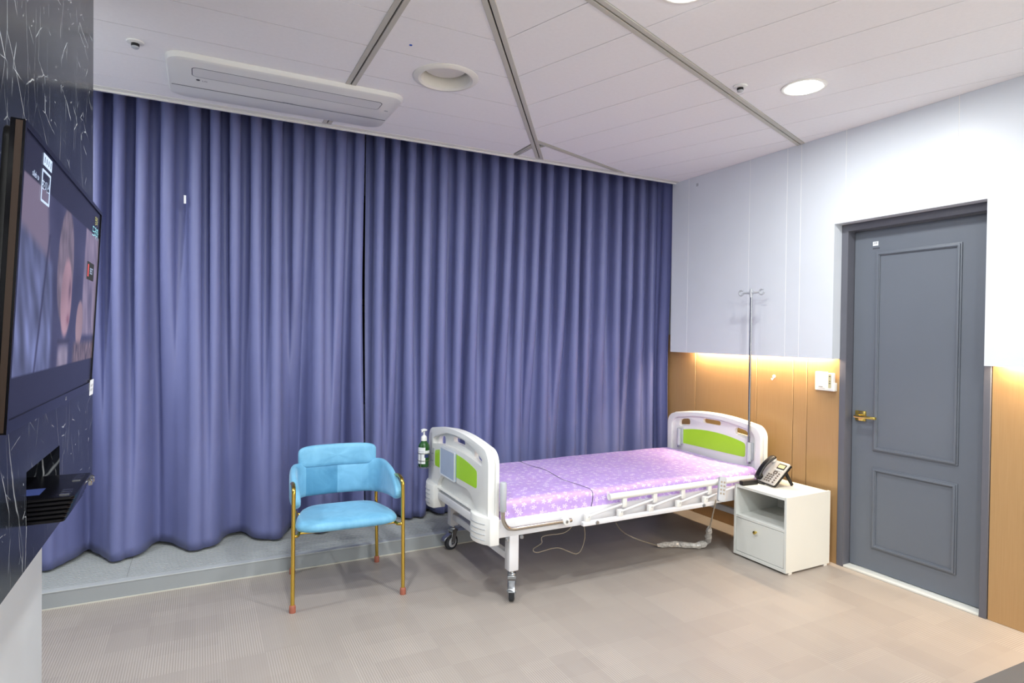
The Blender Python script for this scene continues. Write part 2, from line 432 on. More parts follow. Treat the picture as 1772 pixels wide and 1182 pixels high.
lettering('sticker_print', '328', 0.014, 'ink_dark', Matrix.Translation(-Vector((3.7, 2.04, 0))) @ frame3((3.6884, 2.279, 2.034), (0, -1, 0), (0, 0, 1)), leaf)
build('door_mark', MB().box(3.6888, 3.6902, 2.255, 2.296, 1.998, 2.006), 'ink_dark', leaf)

# left partition: grey-white wall with black marble slab hung on it
wl = struct(build('wall_left', MB().box(XL, -0.515, YF, 2.775, 0, 2.80), 'wall_grey_paint'))
MX, MXB = -0.36, -0.515
NY0, NY1, NZ0, NZ1 = 1.78, 2.16, 0.983, 1.112
sl = MB().prism([[(0.2, 0.884), (2.765, 0.884), (2.765, 2.80), (0.2, 2.80)], [(NY0, NZ0), (NY0, NZ1), (NY1, NZ1), (NY1, NZ0)]], 0, MXB + 0.0005, MX)
build('marble_slab', sl, 'black_marble', wl, smooth=False)
nb = MB().box(MXB + 0.001, MXB + 0.004, NY0, NY1, NZ0, NZ1)
build('niche_back', nb, 'niche_dark', wl)

# walls out of the picture
struct(build('wall_side', MB().box(XL - 0.12, XL, 2.775, YB, 0, 3.0), 'wall_paint'))
struct(build('wall_back', MB().prism([[(XL, 0), (3.86, 0), (3.86, 3.0), (XL, 3.0)], [(-0.6, 0.9), (-0.6, 2.5), (3.1, 2.5), (3.1, 0.9)]], 1, YB, YB + 0.15), 'wall_paint', smooth=False))
struct(build('wall_rear', MB().prism([[(XL, 0), (3.86, 0), (3.86, 3.0), (XL, 3.0)], [(-0.45, 1.0), (-0.45, 2.66), (3.5, 2.66), (3.5, 1.0)]], 1, YF - 0.15, YF), 'wall_paint', smooth=False))
win = bpy.data.objects.new('window_1', None); COL.objects.link(win); struct(win); win.location = (1.25, YB + 0.08, 0.9)
m = MB()
m.prism([rrect(-0.6, 3.1, 0.9, 2.5, 0.001, 1), rrect(-0.55, 3.05, 0.95, 2.45, 0.001, 1)[::-1]], 1, YB + 0.04, YB + 0.1)
for x in (0.63, 1.86): m.box(x, x + 0.06, YB + 0.04, YB + 0.1, 0.95, 2.45)
build('window_frame', m, 'dark_gap', win)
for x0, x1 in ((-0.55, 0.63), (0.69, 1.86), (1.92, 3.05)):
    build('pane', MB().box(x0, x1, YB + 0.065, YB + 0.073, 0.95, 2.45), 'window_glass', win)
lx_ = on_plane(634, 530, 1, YB - 0.01)
build('window_latch', MB().box(lx_.x - 0.09, lx_.x + 0.06, YB - 0.035, YB - 0.003, lx_.z + 0.01, lx_.z + 0.055).box(lx_.x - 0.09, lx_.x + 0.06, YB - 0.02, YB - 0.003, lx_.z - 0.045, lx_.z + 0.002), 'gold', win, bevel=0.003)
fill_win = bpy.data.objects.new('added_window', None); COL.objects.link(fill_win); struct(fill_win); fill_win.location = (1.5, YF - 0.08, 1.0)  # unseen window, added behind the camera to let broad fill light in
m = MB()
m.prism([rrect(-0.45, 3.5, 1.0, 2.66, 0.001, 1), rrect(-0.39, 3.44, 1.06, 2.60, 0.001, 1)[::-1]], 1, YF - 0.11, YF - 0.04)
for x in (0.87, 2.13): m.box(x, x + 0.05, YF - 0.11, YF - 0.04, 1.06, 2.60)
build('window_frame', m, 'trim_white', fill_win)

# step under the curtain with a ribbed top grille
stp = bpy.data.objects.new('step', None); COL.objects.link(stp); struct(stp); stp.location = (1, YSTEP, 0)
build('step_body', MB().box(XL, XR_W, YSTEP, YB, 0, 0.083), 'step_riser_shaded', stp)
build('groove_shade', MB().box(XL, XR_W, 3.902, 4.57, 0.0829, 0.0834), 'dark_gap', stp)  # dark sheet painting shade into the grooves between the bars
build('nosing', MB().box(XL, XR_W, YSTEP - 0.002, 3.90, 0.083, 0.090), 'step_top', stp, bevel=0.002, seg=1)
m = MB()
y = 3.906
while y < 4.56:
    for x0, x1 in ((XL, -0.35), (-0.348, 1.07), (1.072, 2.45), (2.452, XR_W)): m.box(x0, x1, y, y + 0.0125, 0.083, 0.0895)
    y += 0.0215
gr = build('grille', m, 'step_top', stp, smooth=False); gr['kind'] = 'stuff'
struct(build('trim_1', MB().box(XL, XR_W, YSTEP - 0.006, YSTEP - 0.0005, 0.0, 0.006), 'trim_beige'))

# ------------------------------------------------------------------ ceiling: tile field split by a diagonal trim
ceil = struct(build('ceiling', MB().box(XL, 3.86, YF, 3.84, 2.86, 3.0), 'wall_grey_paint'))
struct(build('trim_2', MB().box(XL, XR_P, 3.866, 3.905, ZC - 0.003, 2.97).box(XL, XR_P, 3.888, 3.905, ZC - 0.012, ZC).box(XL, XR_P, 3.846, 3.858, ZC - 0.003, ZC + 0.03), 'trim_white', bevel=0.002, seg=1))
struct(build('trim_3', MB().box(XL, XR_W, 3.90, YB, 2.95, 3.0), 'dark_gap'))
build('curtain_track', MB().box(XL, XR_W, 4.20, 4.235, 2.925, 2.95), 'trim_white', ceil)
HIP0, HIPD = Vector((0.982, 2.128)), Vector((0.5786, 0.8156))
HN = Vector((-HIPD.y, HIPD.x))                          # towards the curtain-side field
TD, QN = Vector((0.9435, 0.3314)), Vector((-0.3314, 0.9435))
PITCH, TW = 0.3155, 0.027
def clip(poly, n, d):                                   # keep n.p <= d
    out = []
    for i, a in enumerate(poly):
        b = poly[(i + 1) % len(poly)]; fa, fb = n.dot(a) - d, n.dot(b) - d
        if fa <= 0: out.append(a)
        if fa * fb < 0: out.append(a + (b - a) * (fa / (fa - fb)))
    return out
ROOM = [Vector((XL, YF)), Vector((XR_P - 0.001, YF)), Vector((XR_P - 0.001, 3.85)), Vector((XL, 3.85))]
hipd = HN.dot(HIP0)
LAMPS = [((2.752, 2.088), 0.088, 'on'), ((1.590, 1.702), 0.088, 'on'), ((0.372, 2.25), 0.088, 'on'), ((1.094, 2.872), 0.128, 'off'),
         ((0.372, 0.98), 0.088, 'on'), ((-1.10, 3.195), 0.088, 'on'), ((1.55, 0.05), 0.088, 'on'), ((0.35, -0.92), 0.088, 'on'), ((2.75, -0.95), 0.088, 'on'), ((1.5, -1.86), 0.088, 'on')]  # the downlights on this line are unseen, added to light the room
def tile(poly):
    if len(poly) < 3: return
    area = abs(sum(a.x * b.y - b.x * a.y for a, b in zip(poly, poly[1:] + poly[:1]))) / 2
    if area < 0.003: return
    loops = [[(p.x, p.y) for p in poly]]
    s = 1 if sum(a.x * b.y - b.x * a.y for a, b in zip(poly, poly[1:] + poly[:1])) > 0 else -1
    for (c, r, _) in LAMPS:
        c = Vector(c); rr = r + 0.006
        if all(s * ((b - a).x * (c - a).y - (b - a).y * (c - a).x) / (b - a).length > rr for a, b in zip(poly, poly[1:] + poly[:1])):
            loops.append(circle(c.x, c.y, rr)[::-1])
    build('ceiling_tile', MB().prism(loops, 2, ZC, ZC + 0.014), 'ceiling_tile', ceil, bevel=0.0, smooth=False)
G = 0.0019
ex, ey = Vector((1, 0)), Vector((0, 1))
for i in range(-18, 6):
    y0 = 2.405 + PITCH * i
    for c in (-1.942, -0.626, 0.69, 2.006, 3.322):
        P = ROOM
        for n, d in ((-ey, -(y0 + G)), (ey, y0 + PITCH - G), (-ex, -(c + TW)), (ex, c + 1.316 - TW), (-HN, -(hipd + TW))):
            P = clip(P, n, d) if P else P
        tile(P)
for i in range(-15, 9):
    t0 = 2.217 + PITCH * i
    for c in (1.378 - 1.29 * 3, 1.378 - 1.29 * 2, 1.378 - 1.29, 1.378, 2.662):
        P = ROOM
        for n, d in ((-TD, -(t0 + G)), (TD, t0 + PITCH - G), (-QN, -(c + TW)), (QN, c + 1.287 - TW), (HN, hipd - TW)):
            P = clip(P, n, d) if P else P
        tile(P)
def ceiling_trim(p0, d, half, clips):
    d = d.normalized(); n = Vector((-d.y, d.x))
    def bar(a, b, z0, z1):
        P = [p0 + d * -9 + n * a, p0 + d * 9 + n * a, p0 + d * 9 + n * b, p0 + d * -9 + n * b]
        for cn, cd in ((ex, XR_P - 0.001), (-ex, -XL), (ey, 3.852), (-ey, -YF)) + tuple(clips): P = clip(P, cn, cd)
        return MB().prism([[(q.x, q.y) for q in P]], 2, z0, z1) if len(P) > 2 else None
    a = bar(half * 0.13, half, ZC - 0.004, ZC + 0.012); b = bar(-half, -half * 0.13, ZC - 0.004, ZC + 0.012); c = bar(-half * 0.13, half * 0.13, ZC + 0.006, ZC + 0.012)
    if not a or not b: return
    a.add(b.v, b.f)
    o = build('ceiling_trim', a, 'trim_beige', ceil, bevel=0.001, seg=1)
    if c: build('trim_groove', c, 'dark_gap', o)
ceiling_trim(HIP0, HIPD, TW, ())
ceiling_trim(Vector((-0.626, 0)), ey, TW, ((-HN, -(hipd + TW)),))
ceiling_trim(Vector((0.69, 0)), ey, TW, ((-HN, -(hipd + TW)), (ey, 3.184)))
ceiling_trim(Vector((0.69, 0)), ey, TW, ((-HN, -(hipd + TW)), (-ey, -3.747)))
ceiling_trim(Vector((2.006, 0)), ey, 0.016, ((-HN, -(hipd + TW)),))
for q in (1.378 - 1.29 * 2, 1.378 - 1.29, 1.378): ceiling_trim(QN * q, TD, TW, ((HN, hipd - TW),))
ceiling_trim(QN * 2.662, TD, 0.016, ((HN, hipd - TW),))
build('dot_sticker', MB().lathe([(0.0, -0.0012), (0.007, -0.0012), (0.007, 0.0)], (0.832, 2.623, ZC), 'Z', 12), 'dot_blue', ceil)

# downlights
names = {(-1.10, 3.195): 'added lit round ceiling downlight, unseen in the alcove behind the marble wall', (2.752, 2.088): 'lit round ceiling downlight, the one close to the white panels by the door', (1.590, 1.702): 'lit round ceiling downlight on the door side of the diagonal ceiling trim',
         (0.372, 2.25): 'lit round ceiling downlight on the television side of the diagonal ceiling trim'}
for c, r, st in LAMPS:
    if st == 'on':
        t = thing('downlight', names.get(c, 'added lit round ceiling downlight, unseen over the open floor towards the added rear window'), 'downlight', (c[0], c[1], ZC), 0, 'ceiling downlights')
        build('trim_ring', MB().lathe([(r - 0.002, 0.03), (r - 0.002, -0.002), (r + 0.006, -0.005), (r + 0.020, -0.003), (r + 0.021, -0.0002)], (0, 0, 0), 'Z', 32, cap=False), 'lamp_trim', t, local=True)
        build('diffuser', MB().lathe([(0.0, -0.018), (r * 0.5, -0.0165), (r * 0.8, -0.011), (r - 0.006, -0.003), (r - 0.004, 0.03), (0.0, 0.03)], (0, 0, 0), 'Z', 32), 'lamp_on', t, local=True)
        L = bpy.data.lights.new('downlight_lamp', 'AREA'); L.shape = 'DISK'; L.size = 2 * r - 0.03; L.energy = LAMP_W * (0.72 if c == (2.752, 2.088) else 1.0); L.color = LAMP_COL
        lo = bpy.data.objects.new('downlight_lamp', L); COL.objects.link(lo); lo.location = (c[0], c[1], ZC - 0.021)
    else:
        t = thing('downlight', 'large unlit round downlight with recessed white bowl near the air conditioner', 'downlight', (c[0], c[1], ZC), 0, 'ceiling downlights')
        build('trim_ring', MB().lathe([(r - 0.006, 0.06), (r - 0.012, 0.03), (r - 0.004, -0.004), (r + 0.008, -0.012), (r + 0.024, -0.010), (r + 0.036, -0.003), (r + 0.037, -0.0002)], (0, 0, 0), 'Z', 40, cap=False), 'lamp_trim', t, local=True)
        build('diffuser', MB().lathe([(0.0, 0.038), (r - 0.03, 0.040), (r - 0.022, 0.045), (r - 0.016, 0.06), (0.0, 0.06)], (0, 0, 0), 'Z', 32), 'lamp_lens_off', t, local=True)

# small round ceiling sensors
for c, lab in (((-0.26, 3.185), 'small white round ceiling sensor beside the black marble wall'), ((2.458, 2.234), 'small white round ceiling sensor next to the lit downlight and ceiling trim')):
    t = thing('ceiling_sensor', lab, 'sensor', (c[0], c[1], ZC), 0, 'round ceiling sensors')
    build('flange', MB().lathe([(0.0, -0.010), (0.02, -0.010), (0.034, -0.006), (0.036, -0.0002)], (0, 0, 0), 'Z', 24), 'white_plastic', t, local=True)
    build('dark_ring', MB().lathe([(0.0, -0.020), (0.0165, -0.020), (0.0165, -0.0095)], (0, 0, 0), 'Z', 20), 'black_plastic', t, local=True)
    build('sensor_cap', MB().lathe([(0.0, -0.032), (0.010, -0.031), (0.0155, -0.027), (0.0155, -0.022), (0.006, -0.019)], (0, 0, 0), 'Z', 20), 'grey_plastic', t, local=True)

# ceiling cassette air conditioner
ac = thing('air_conditioner', 'long white ceiling cassette air conditioner beside the curtain edge', 'air conditioner', (0.43, 3.47, ZC))
A0, A1, B0, B1 = -0.15, 0.99, 3.185, 3.745
def ac_sec(u, v):
    # u around the outline, v from the ceiling skirt to the flat belly
    P = rrect(A0, A1, B0, B1, 0.075, 6); q = P[min(int(round(u * len(P))) % len(P), len(P) - 1)]
    cx, cy = (A0 + A1) / 2, (B0 + B1) / 2
    ins = (0.0, 0.002, 0.008, 0.02)[v]; z = (-0.0003, -0.012, -0.022, -0.028)[v]
    x = q[0] - math.copysign(min(ins, abs(q[0] - cx)), q[0] - cx); y = q[1] - math.copysign(min(ins, abs(q[1] - cy)), q[1] - cy)
    if y > 3.60: z = z * (1 - 0.25 * (y - 3.60) / 0.145)
    return (x, y, ZC + z)
n = len(rrect(A0, A1, B0, B1, 0.075, 6)); m = MB()
for v in range(4): m.v += [ac_sec(i / n, v) for i in range(n)]
for v in range(3):
    for i in range(n): m.f.append((v * n + i, v * n + (i + 1) % n, (v + 1) * n + (i + 1) % n, (v + 1) * n + i))
yc = 3.47
m.f.append(tuple(range(3 * n, 4 * n)))
m.f.append(tuple(range(n)))
build('casing', m, 'white_plastic', ac, angle=25)
m = MB().prism([rrect(-0.036, 0.885, 3.285, 3.395, 0.022, 5)], 2, ZC - 0.0285, ZC - 0.0272)
grl = build('intake_panel', m, 'white_plastic', ac)
m = MB().prism([rrect(-0.0395, 0.8885, 3.2815, 3.3985, 0.025, 5), rrect(-0.036, 0.885, 3.285, 3.395, 0.022, 5)[::-1]], 2, ZC - 0.0283, ZC - 0.0272)
build('intake_gap', m, 'ink_dark', ac)
build('louver_gap', MB().box(A0 + 0.018, A1 - 0.018, 3.5475, 3.5505, ZC - 0.0284, ZC - 0.0272), 'ink_dark', ac)
iv = Matrix.Translation(-Vector((0.43, 3.47, ZC)))
lettering('brand_letters', 'LG', 0.020, 'ink_dark', iv @ frame3((0.018, 3.44, ZC - 0.0286), (1, 0, 0), (0, -1, 0)), ac)
build('brand_disc', MB().lathe([(0.0, -0.0286), (0.009, -0.0286), (0.009, -0.0275)], (-0.012, 3.437, ZC), 'Z', 16), 'ink_dark', ac)
lettering('model_letters', 'INVERTER', 0.012, 'ink_dark', iv @ frame3((0.426, 3.538, ZC - 0.0286), (1, 0, 0), (0, -1, 0)), ac)
build('receiver_mark', MB().prism([rrect(0.925, 0.945, 3.39, 3.40, 0.003, 3)], 2, ZC - 0.0286, ZC - 0.0275), 'grey_plastic', ac)

# ------------------------------------------------------------------ curtains
def fold_phase(crests):
    def ph(x):
        if x <= crests[0]: return 2 * PI * (x - crests[0]) / (crests[1] - crests[0])
        for i in range(len(crests) - 1):
            if x <= crests[i + 1]: return 2 * PI * (i + (x - crests[i]) / (crests[i + 1] - crests[i]))
        return 2 * PI * (len(crests) - 1 + (x - crests[-1]) / (crests[-1] - crests[-2]))
    return ph
def cx_(px, py=420): return on_plane(px, py, 1, 4.2).x
def sstep(a, b, x): t = max(0, min(1, (x - a) / (b - a))); return t * t * (3 - 2 * t)
def curtain(name, label, x0, x1, crest_top, crest_bot, a_top, a_bot, wmin, lean, seed, zlo=0.104, ret=0.0, zs=0.35, ze=1.9):
    pt, pb = fold_phase(crest_top), fold_phase(crest_bot)
    nx = int((x1 - x0 + ret) / 0.0075); nz = 48
    def fn(u, v):
        z = zlo + (2.93 - zlo) * v; x = x0 + (x1 - x0 + ret) * u; over = max(0.0, x - x1); x = min(x, x1)
        w = wmin + (1 - wmin) * sstep(zs, ze, z)
        nz_ = noise.noise(Vector((x * 1.1 + seed, z * 0.55, 0)))
        xs = x + lean * (1.5 - z) + 0.03 * nz_ * (1 - 0.6 * v)
        am = a_top * (0.8 + 0.5 * noise.noise(Vector((x * 2.3 + seed, z * 0.25, 3.1))))
        phs = pt(xs); phb = pb(x)
        cb = 1 - 2 * ((1 - math.cos(phb)) / 2) ** 1.7
        y = 4.235 + 0.06 * (1 - w) - am * w * math.cos(phs) - a_bot * (1 - w) * cb
        xo = x + 0.011 * w * math.sin(2 * phs) + 0.006 * (1 - w) * math.sin(phs)
        hem = 0.010 * (1 + math.cos(phb)) * (1 - v) ** 20
        if over > 1e-6:                                        # the edge turns forward along the side wall
            q = over / ret; xo = xo + 0.012 * math.sin(q * 9.0) * min(1, q * 4) - 0.02 * q; y = y - over
        return (xo, y + 0.006 * nz_, z + 0.012 * (1 - v) ** 20 - hem * 0.6)
    m = MB().grid(nx, nz, fn)
    o = build(name, m, 'curtain_cloth', at=((x0 + x1) / 2, 4.235, 0.1), angle=75)
    md = o.modifiers.new('thickness', 'SOLIDIFY'); md.thickness = 0.002
    tag(o, label, 'curtain', 'blue curtain pair')
    return o
top_l = [cx_(p) for p in (55, 90, 128, 166, 204.7, 243.5, 286.7, 337, 370, 404.7, 442, 478, 515.5, 553, 590, 622)]
bot_l = [cx_(p, 900) for p in (80, 207, 343.6, 474, 560, 640)]
cl = curtain('curtain', 'slate blue blackout curtain hanging behind the television and chair', -1.70, cx_(633), top_l, bot_l, 0.074, 0.15, 0.24, 0.0, 1.3, zs=0.1, ze=2.5)
top_r = [cx_(p) for p in (655, 682, 710, 738, 766, 796, 822, 852, 878, 902, 927, 948, 974, 997, 1017, 1044, 1070, 1091, 1112, 1132, 1150, 1168)]
bot_r = [cx_(p, 880) for p in (655, 720, 778, 835, 890, 945, 1000, 1060, 1120, 1170)]
cr = curtain('curtain', 'slate blue blackout curtain hanging behind the hospital bed', cx_(640), 3.602, top_r, bot_r, 0.072, 0.11, 0.5, 0.004, 8.7, ret=0.22)
tagp = on_plane(320, 345, 1, 4.17)
build('paper_tag', MB().cbox((tagp.x, 4.172, tagp.z), (0.012, 0.003, 0.05)), 'label_white', cl)
# ------------------------------------------------------------------ hospital bed
BYC = 3.362; BY0, BY1 = 2.875, 3.825
bed = thing('hospital_bed', 'white wheeled hospital bed with lime green panels in head and foot boards', 'bed', (2.4, BYC, 0))
HW = 0.468
def board_outline(w, z_lo, z_sh, z_top, cut, zc):
    pts = []
    r = 0.085 * w / 0.468; wi = w - r; sag = 0.036
    zs = z_top - sag
    top = [(BYC + w - r + r * math.cos(q), zs - r + r * math.sin(q)) for q in [PI / 2 * i / 8 * 0.93 for i in range(9)]]
    top += [(BYC + wi - 2 * wi * i / 16, z_top - sag * (abs(1 - 2 * i / 16)) ** 2) for i in range(1, 16)]
    top += [(2 * BYC - y_, z_) for y_, z_ in top[8::-1]]
    pts += top
    pts += [(BYC - w, z_lo)]
    if cut: pts += [(BYC - cut - 0.03, z_lo), (BYC - cut, zc), (BYC + cut, zc), (BYC + cut + 0.03, z_lo)]
    pts += [(BYC + w, z_lo)]
    return pts
def arch_band(w, zl0, zl1, zh0, zh1, n=14, r=0.012):
    lo = [(BYC - w + 2 * w * i / n, zl0 + (zl1 - zl0) * (1 - (abs(-1 + 2 * i / n)) ** 2.2)) for i in range(n + 1)]
    hi = [(BYC + w - 2 * w * i / n, zh0 + (zh1 - zh0) * (1 - (abs(1 - 2 * i / n)) ** 2.2)) for i in range(n + 1)]
    return lo + hi
def slot(y0, y1, zl, zh, r, sh0=0.0, sh1=0.0):
    return [(y, z + (sh0 + (sh1 - sh0) * (y - y0) / (y1 - y0))) for y, z in rrect(y0, y1, zl, zh, r, 4)]
SLOTS = [slot(BYC - 0.345, BYC - 0.225, 0.735, 0.795, 0.026, -0.016, 0.004), slot(BYC - 0.09, BYC + 0.09, 0.783, 0.818, 0.0165), slot(BYC + 0.225, BYC + 0.345, 0.735, 0.795, 0.026, 0.004, -0.016)]
def make_board(name, xo, s):
    # xo = outer face, s = direction towards the mattress
    X = lambda d: xo + s * d
    m = MB()
    o1 = board_outline(HW, 0.335, 0.80, 0.868, 0.30, 0.455)
    band = arch_band(0.385, 0.728, 0.755, 0.765, 0.838)
    low = [(BYC - 0.30, 0.458), (BYC + 0.30, 0.458), (BYC + 0.285, 0.50), (BYC + 0.235, 0.545), (BYC + 0.17, 0.558), (BYC - 0.17, 0.558), (BYC - 0.235, 0.545), (BYC - 0.285, 0.50)]
    m.prism([o1, band[::-1], low[::-1]], 0, X(0), X(0.034))
    b = build(name, m, 'white_plastic', bed, bevel=0.009, seg=3, angle=50)
    m = MB()
    o2 = board_outline(HW - 0.012, 0.40, 0.79, 0.856, 0, 0)
    m.prism([o2] + [q[::-1] for q in SLOTS], 0, X(0.026), X(0.052))
    build('inner_shell', m, 'white_plastic', b, bevel=0.006, seg=2, angle=50)
    rim = MB().prism([board_outline(HW - 0.004, 0.42, 0.795, 0.862, 0, 0), board_outline(HW - 0.05, 0.49, 0.765, 0.832, 0, 0)[::-1]], 0, X(0.046), X(0.068))
    build('rim', rim, 'white_plastic', b, bevel=0.008, seg=3, angle=50)
    gp = [(y_ + 0.012, z_) for y_, z_ in arch_band(0.333, 0.592, 0.592, 0.690, 0.728, 14)]
    def soft(P, r=0.02):
        out = []
        for i, p in enumerate(P):
            a, c = P[i - 1], P[(i + 1) % len(P)]; va = Vector((a[0] - p[0], a[1] - p[1])); vc = Vector((c[0] - p[0], c[1] - p[1]))
            if va.length > 1e-6 and vc.length > 1e-6 and va.angle(vc) < 2.2:
                p0 = Vector(p); q0 = p0 + va.normalized() * min(r, va.length * .5); q1 = p0 + vc.normalized() * min(r, vc.length * .5)
                for k_ in range(5):
                    t = k_ / 4; out.append(tuple(q0 * (1 - t) ** 2 + p0 * 2 * t * (1 - t) + q1 * t * t))
            else: out.append(p)
        return out
    build('green_panel', MB().prism([soft(gp)], 0, X(-0.0012), X(0.0545)), 'lime', b, bevel=0.001, seg=1)
    for e in ((-1, 1) if name == 'footboard' else ()):
        bp = MB()
        yc = BYC + e * 0.40
        P = [(yc + e * q, z) for q, z in ((-0.105, 0.335), (0.085, 0.335), (0.098, 0.35), (0.098, 0.455), (0.088, 0.475), (-0.105, 0.475))]
        def bsec(u, v):
            a = u * 1.0; yy = yc + e * (-0.105 + 0.205 * u); bul = 0.034 * (1 - (2 * u - 1) ** 4) ** 0.5 if abs(2 * u - 1) < 1 else 0
            return (X(0.03 - 0.03 - bul), yy, 0.325 + 0.15 * v)
        pts = []
        for i in range(13):
            u = i / 12; bul = 0.042 * max(0, 1 - (1.25 * u - 0.45) ** 2 * 1.9)
            pts.append((X(-bul), yc + e * (-0.105 + 0.205 * u)))
        pts += [(X(0.055), yc + e * 0.10), (X(0.055), yc - e * 0.105)]
        bp.prism([pts], 2, 0.325, 0.475)
        bo = build('corner_bumper', bp, 'white_plastic', b, bevel=0.006, seg=2, angle=50)
        gv = MB()
        for q in range(4):
            z = 0.352 + q * 0.028; P = []
            for i in range(2, 11):
                u = i / 12; bul = 0.042 * max(0, 1 - (1.25 * u - 0.45) ** 2 * 1.9); P.append((X(-bul - 0.0012), yc + e * (-0.105 + 0.205 * u), z))
            gv.tube(P, 0.0022, 6)
        build('groove', gv, 'grey_plastic', b)
    return b
foot = make_board('footboard', 1.365, 1)
head = make_board('headboard', 3.505, -1)
# document holder on the footboard
cd = MB().box(1.350, 1.3635, 3.335, 3.575, 0.565, 0.738)
ch = build('card_holder', cd, 'card_grey', foot, bevel=0.002, seg=1)
build('card_holder_rim', MB().prism([rrect(3.333, 3.577, 0.563, 0.74, 0.004, 2), rrect(3.341, 3.569, 0.571, 0.732, 0.003, 2)[::-1]], 0, 1.3485, 1.3515), 'label_white', foot)
# sleeves for poles on the headboard
for y in (2.980, 3.672):
    build('pole_sleeve', MB().lathe([(0.0105, 0.578), (0.0165, 0.578), (0.0165, 0.712), (0.0105, 0.712), (0.0105, 0.578)], (3.4185, y, 0), 'Z', 18, cap=False), 'grey_plastic', head)
    build('sleeve_bracket', MB().box(3.4335, 3.4545, y - 0.014, y + 0.014, 0.585, 0.705), 'grey_plastic', head, bevel=0.002)
    build('sleeve_clip', MB().box(3.408, 3.43, y - 0.007, y + 0.007, 0.560, 0.578), 'zinc', head)
# frame
fr = MB()
for y0, y1 in ((2.892, 2.92), (3.804, 3.832)):
    fr.box(1.43, 3.44, y0, y1, 0.352, 0.447)
for x in (1.47, 2.4, 3.36): fr.box(x, x + 0.05, 2.90, 3.80, 0.36, 0.40)
fr.box(1.44, 3.43, 2.90, 3.80, 0.425, 0.446)
build('bed_frame', fr, 'white_metal', bed, bevel=0.004, seg=2)
build('end_rail', MB().box(1.368, 1.40, 3.04, 3.66, 0.385, 0.432), 'white_metal', bed, bevel=0.003)
for x in (1.495, 3.305):
    for y in (2.89, 3.752):
        build('leg', MB().box(x, x + 0.058, y, y + 0.058, 0.160, 0.355), 'white_metal', bed, bevel=0.005)
    build('leg_crossbar', MB().box(x + 0.012, x + 0.046, 2.948, 3.752, 0.205, 0.245), 'white_metal', bed, bevel=0.004)
    for dx in (-0.015, 0.073): build('bolt', MB().lathe([(0.011, 0), (0.011, 0.012), (0.006, 0.016), (0.0, 0.016)], (x + dx, 2.887, 0.352 - 0.016), 'Z', 10), 'zinc', bed)
def caster(x, y, ang):
    M = Matrix.Translation((x, y, 0)) @ Matrix.Rotation(ang, 4, 'Z')
    off = 0.016
    m = MB().lathe([(0.020, -0.016), (0.044, -0.016), (0.050, -0.011), (0.050, 0.011), (0.044, 0.016), (0.020, 0.016)], (0, 0, 0), 'Y', 28)
    m.xf(M @ Matrix.Translation((off, 0, 0.050)))
    w = build('caster_wheel', m, 'dark_rubber', bed)
    hub = MB().lathe([(0.0, -0.0185), (0.012, -0.0185), (0.030, -0.0175), (0.034, -0.0162), (0.034, 0.0162), (0.030, 0.0175), (0.012, 0.0185), (0.0, 0.0185)], (0, 0, 0), 'Y', 20)
    build('hub', hub.xf(M @ Matrix.Translation((off, 0, 0.050))), 'grey_plastic', w)
    f = MB()
    for e in (-1, 1):
        y0, y1 = (0.0195, 0.0225) if e > 0 else (-0.0225, -0.0195)
        f.prism([[(-0.022, 0.135), (0.022, 0.135), (off + 0.018, 0.06), (off + 0.012, 0.036), (off - 0.012, 0.036), (off - 0.02, 0.06)]], 1, y0, y1)
    f.box(-0.026, 0.026, -0.0225, 0.0225, 0.118, 0.135)
    f.lathe([(0.024, 0.134), (0.024, 0.146), (0.014, 0.148), (0.014, 0.158)], (0, 0, 0), 'Z', 18)
    f.lathe([(0.006, -0.026), (0.006, 0.026)], (off, 0, 0.050), 'Y', 10)
    fo = build('caster_fork', f.xf(M), 'zinc', bed, bevel=0.0015, seg=1)
    b = MB().prism([[(0.03, 0.112), (0.05, 0.104), (0.085, 0.088), (0.092, 0.072), (0.086, 0.07), (0.078, 0.08), (0.046, 0.095), (0.026, 0.104)]], 1, -0.019, 0.019)
    build('brake_lever', b.xf(M), 'zinc', fo, bevel=0.002, seg=1)
caster(1.524, 2.915, math.radians(-118))
caster(1.524, 3.778, math.radians(200))
caster(3.334, 2.917, math.radians(90))
caster(3.334, 3.778, math.radians(20))
# corner handrail tube at the foot, with grey grip
for e, y in ((1, 2.858), (-1, 3.862)):
    P = smooth_path([(1.437, y, 0.53), (1.437, y, 0.47), (1.450, y, 0.435), (1.472, y, 0.412), (1.505, y, 0.4035), (1.56, y, 0.4035), (1.87, y, 0.4035)], 6)
    t = build('corner_tube', MB().tube(P, 0.0115, 12), 'steel_satin', bed)
    build('grip', MB().tube([(1.437, y, 0.505), (1.437, y, 0.51), (1.437, y, 0.655), (1.437, y, 0.662)], [0.015, 0.0185, 0.0185, 0.015], 14), 'grey_plastic', t)
    build('tube_clamp', MB().lathe([(0.0, -0.016), (0.020, -0.016), (0.022, -0.012), (0.022, 0.016)], (1.83, y, 0.4035), 'Y', 20), 'white_plastic', t)
    build('clamp_bolt', MB().lathe([(0.0, -0.021), (0.008, -0.021), (0.009, -0.015)], (1.83, y, 0.4035), 'Y', 10), 'zinc', t)
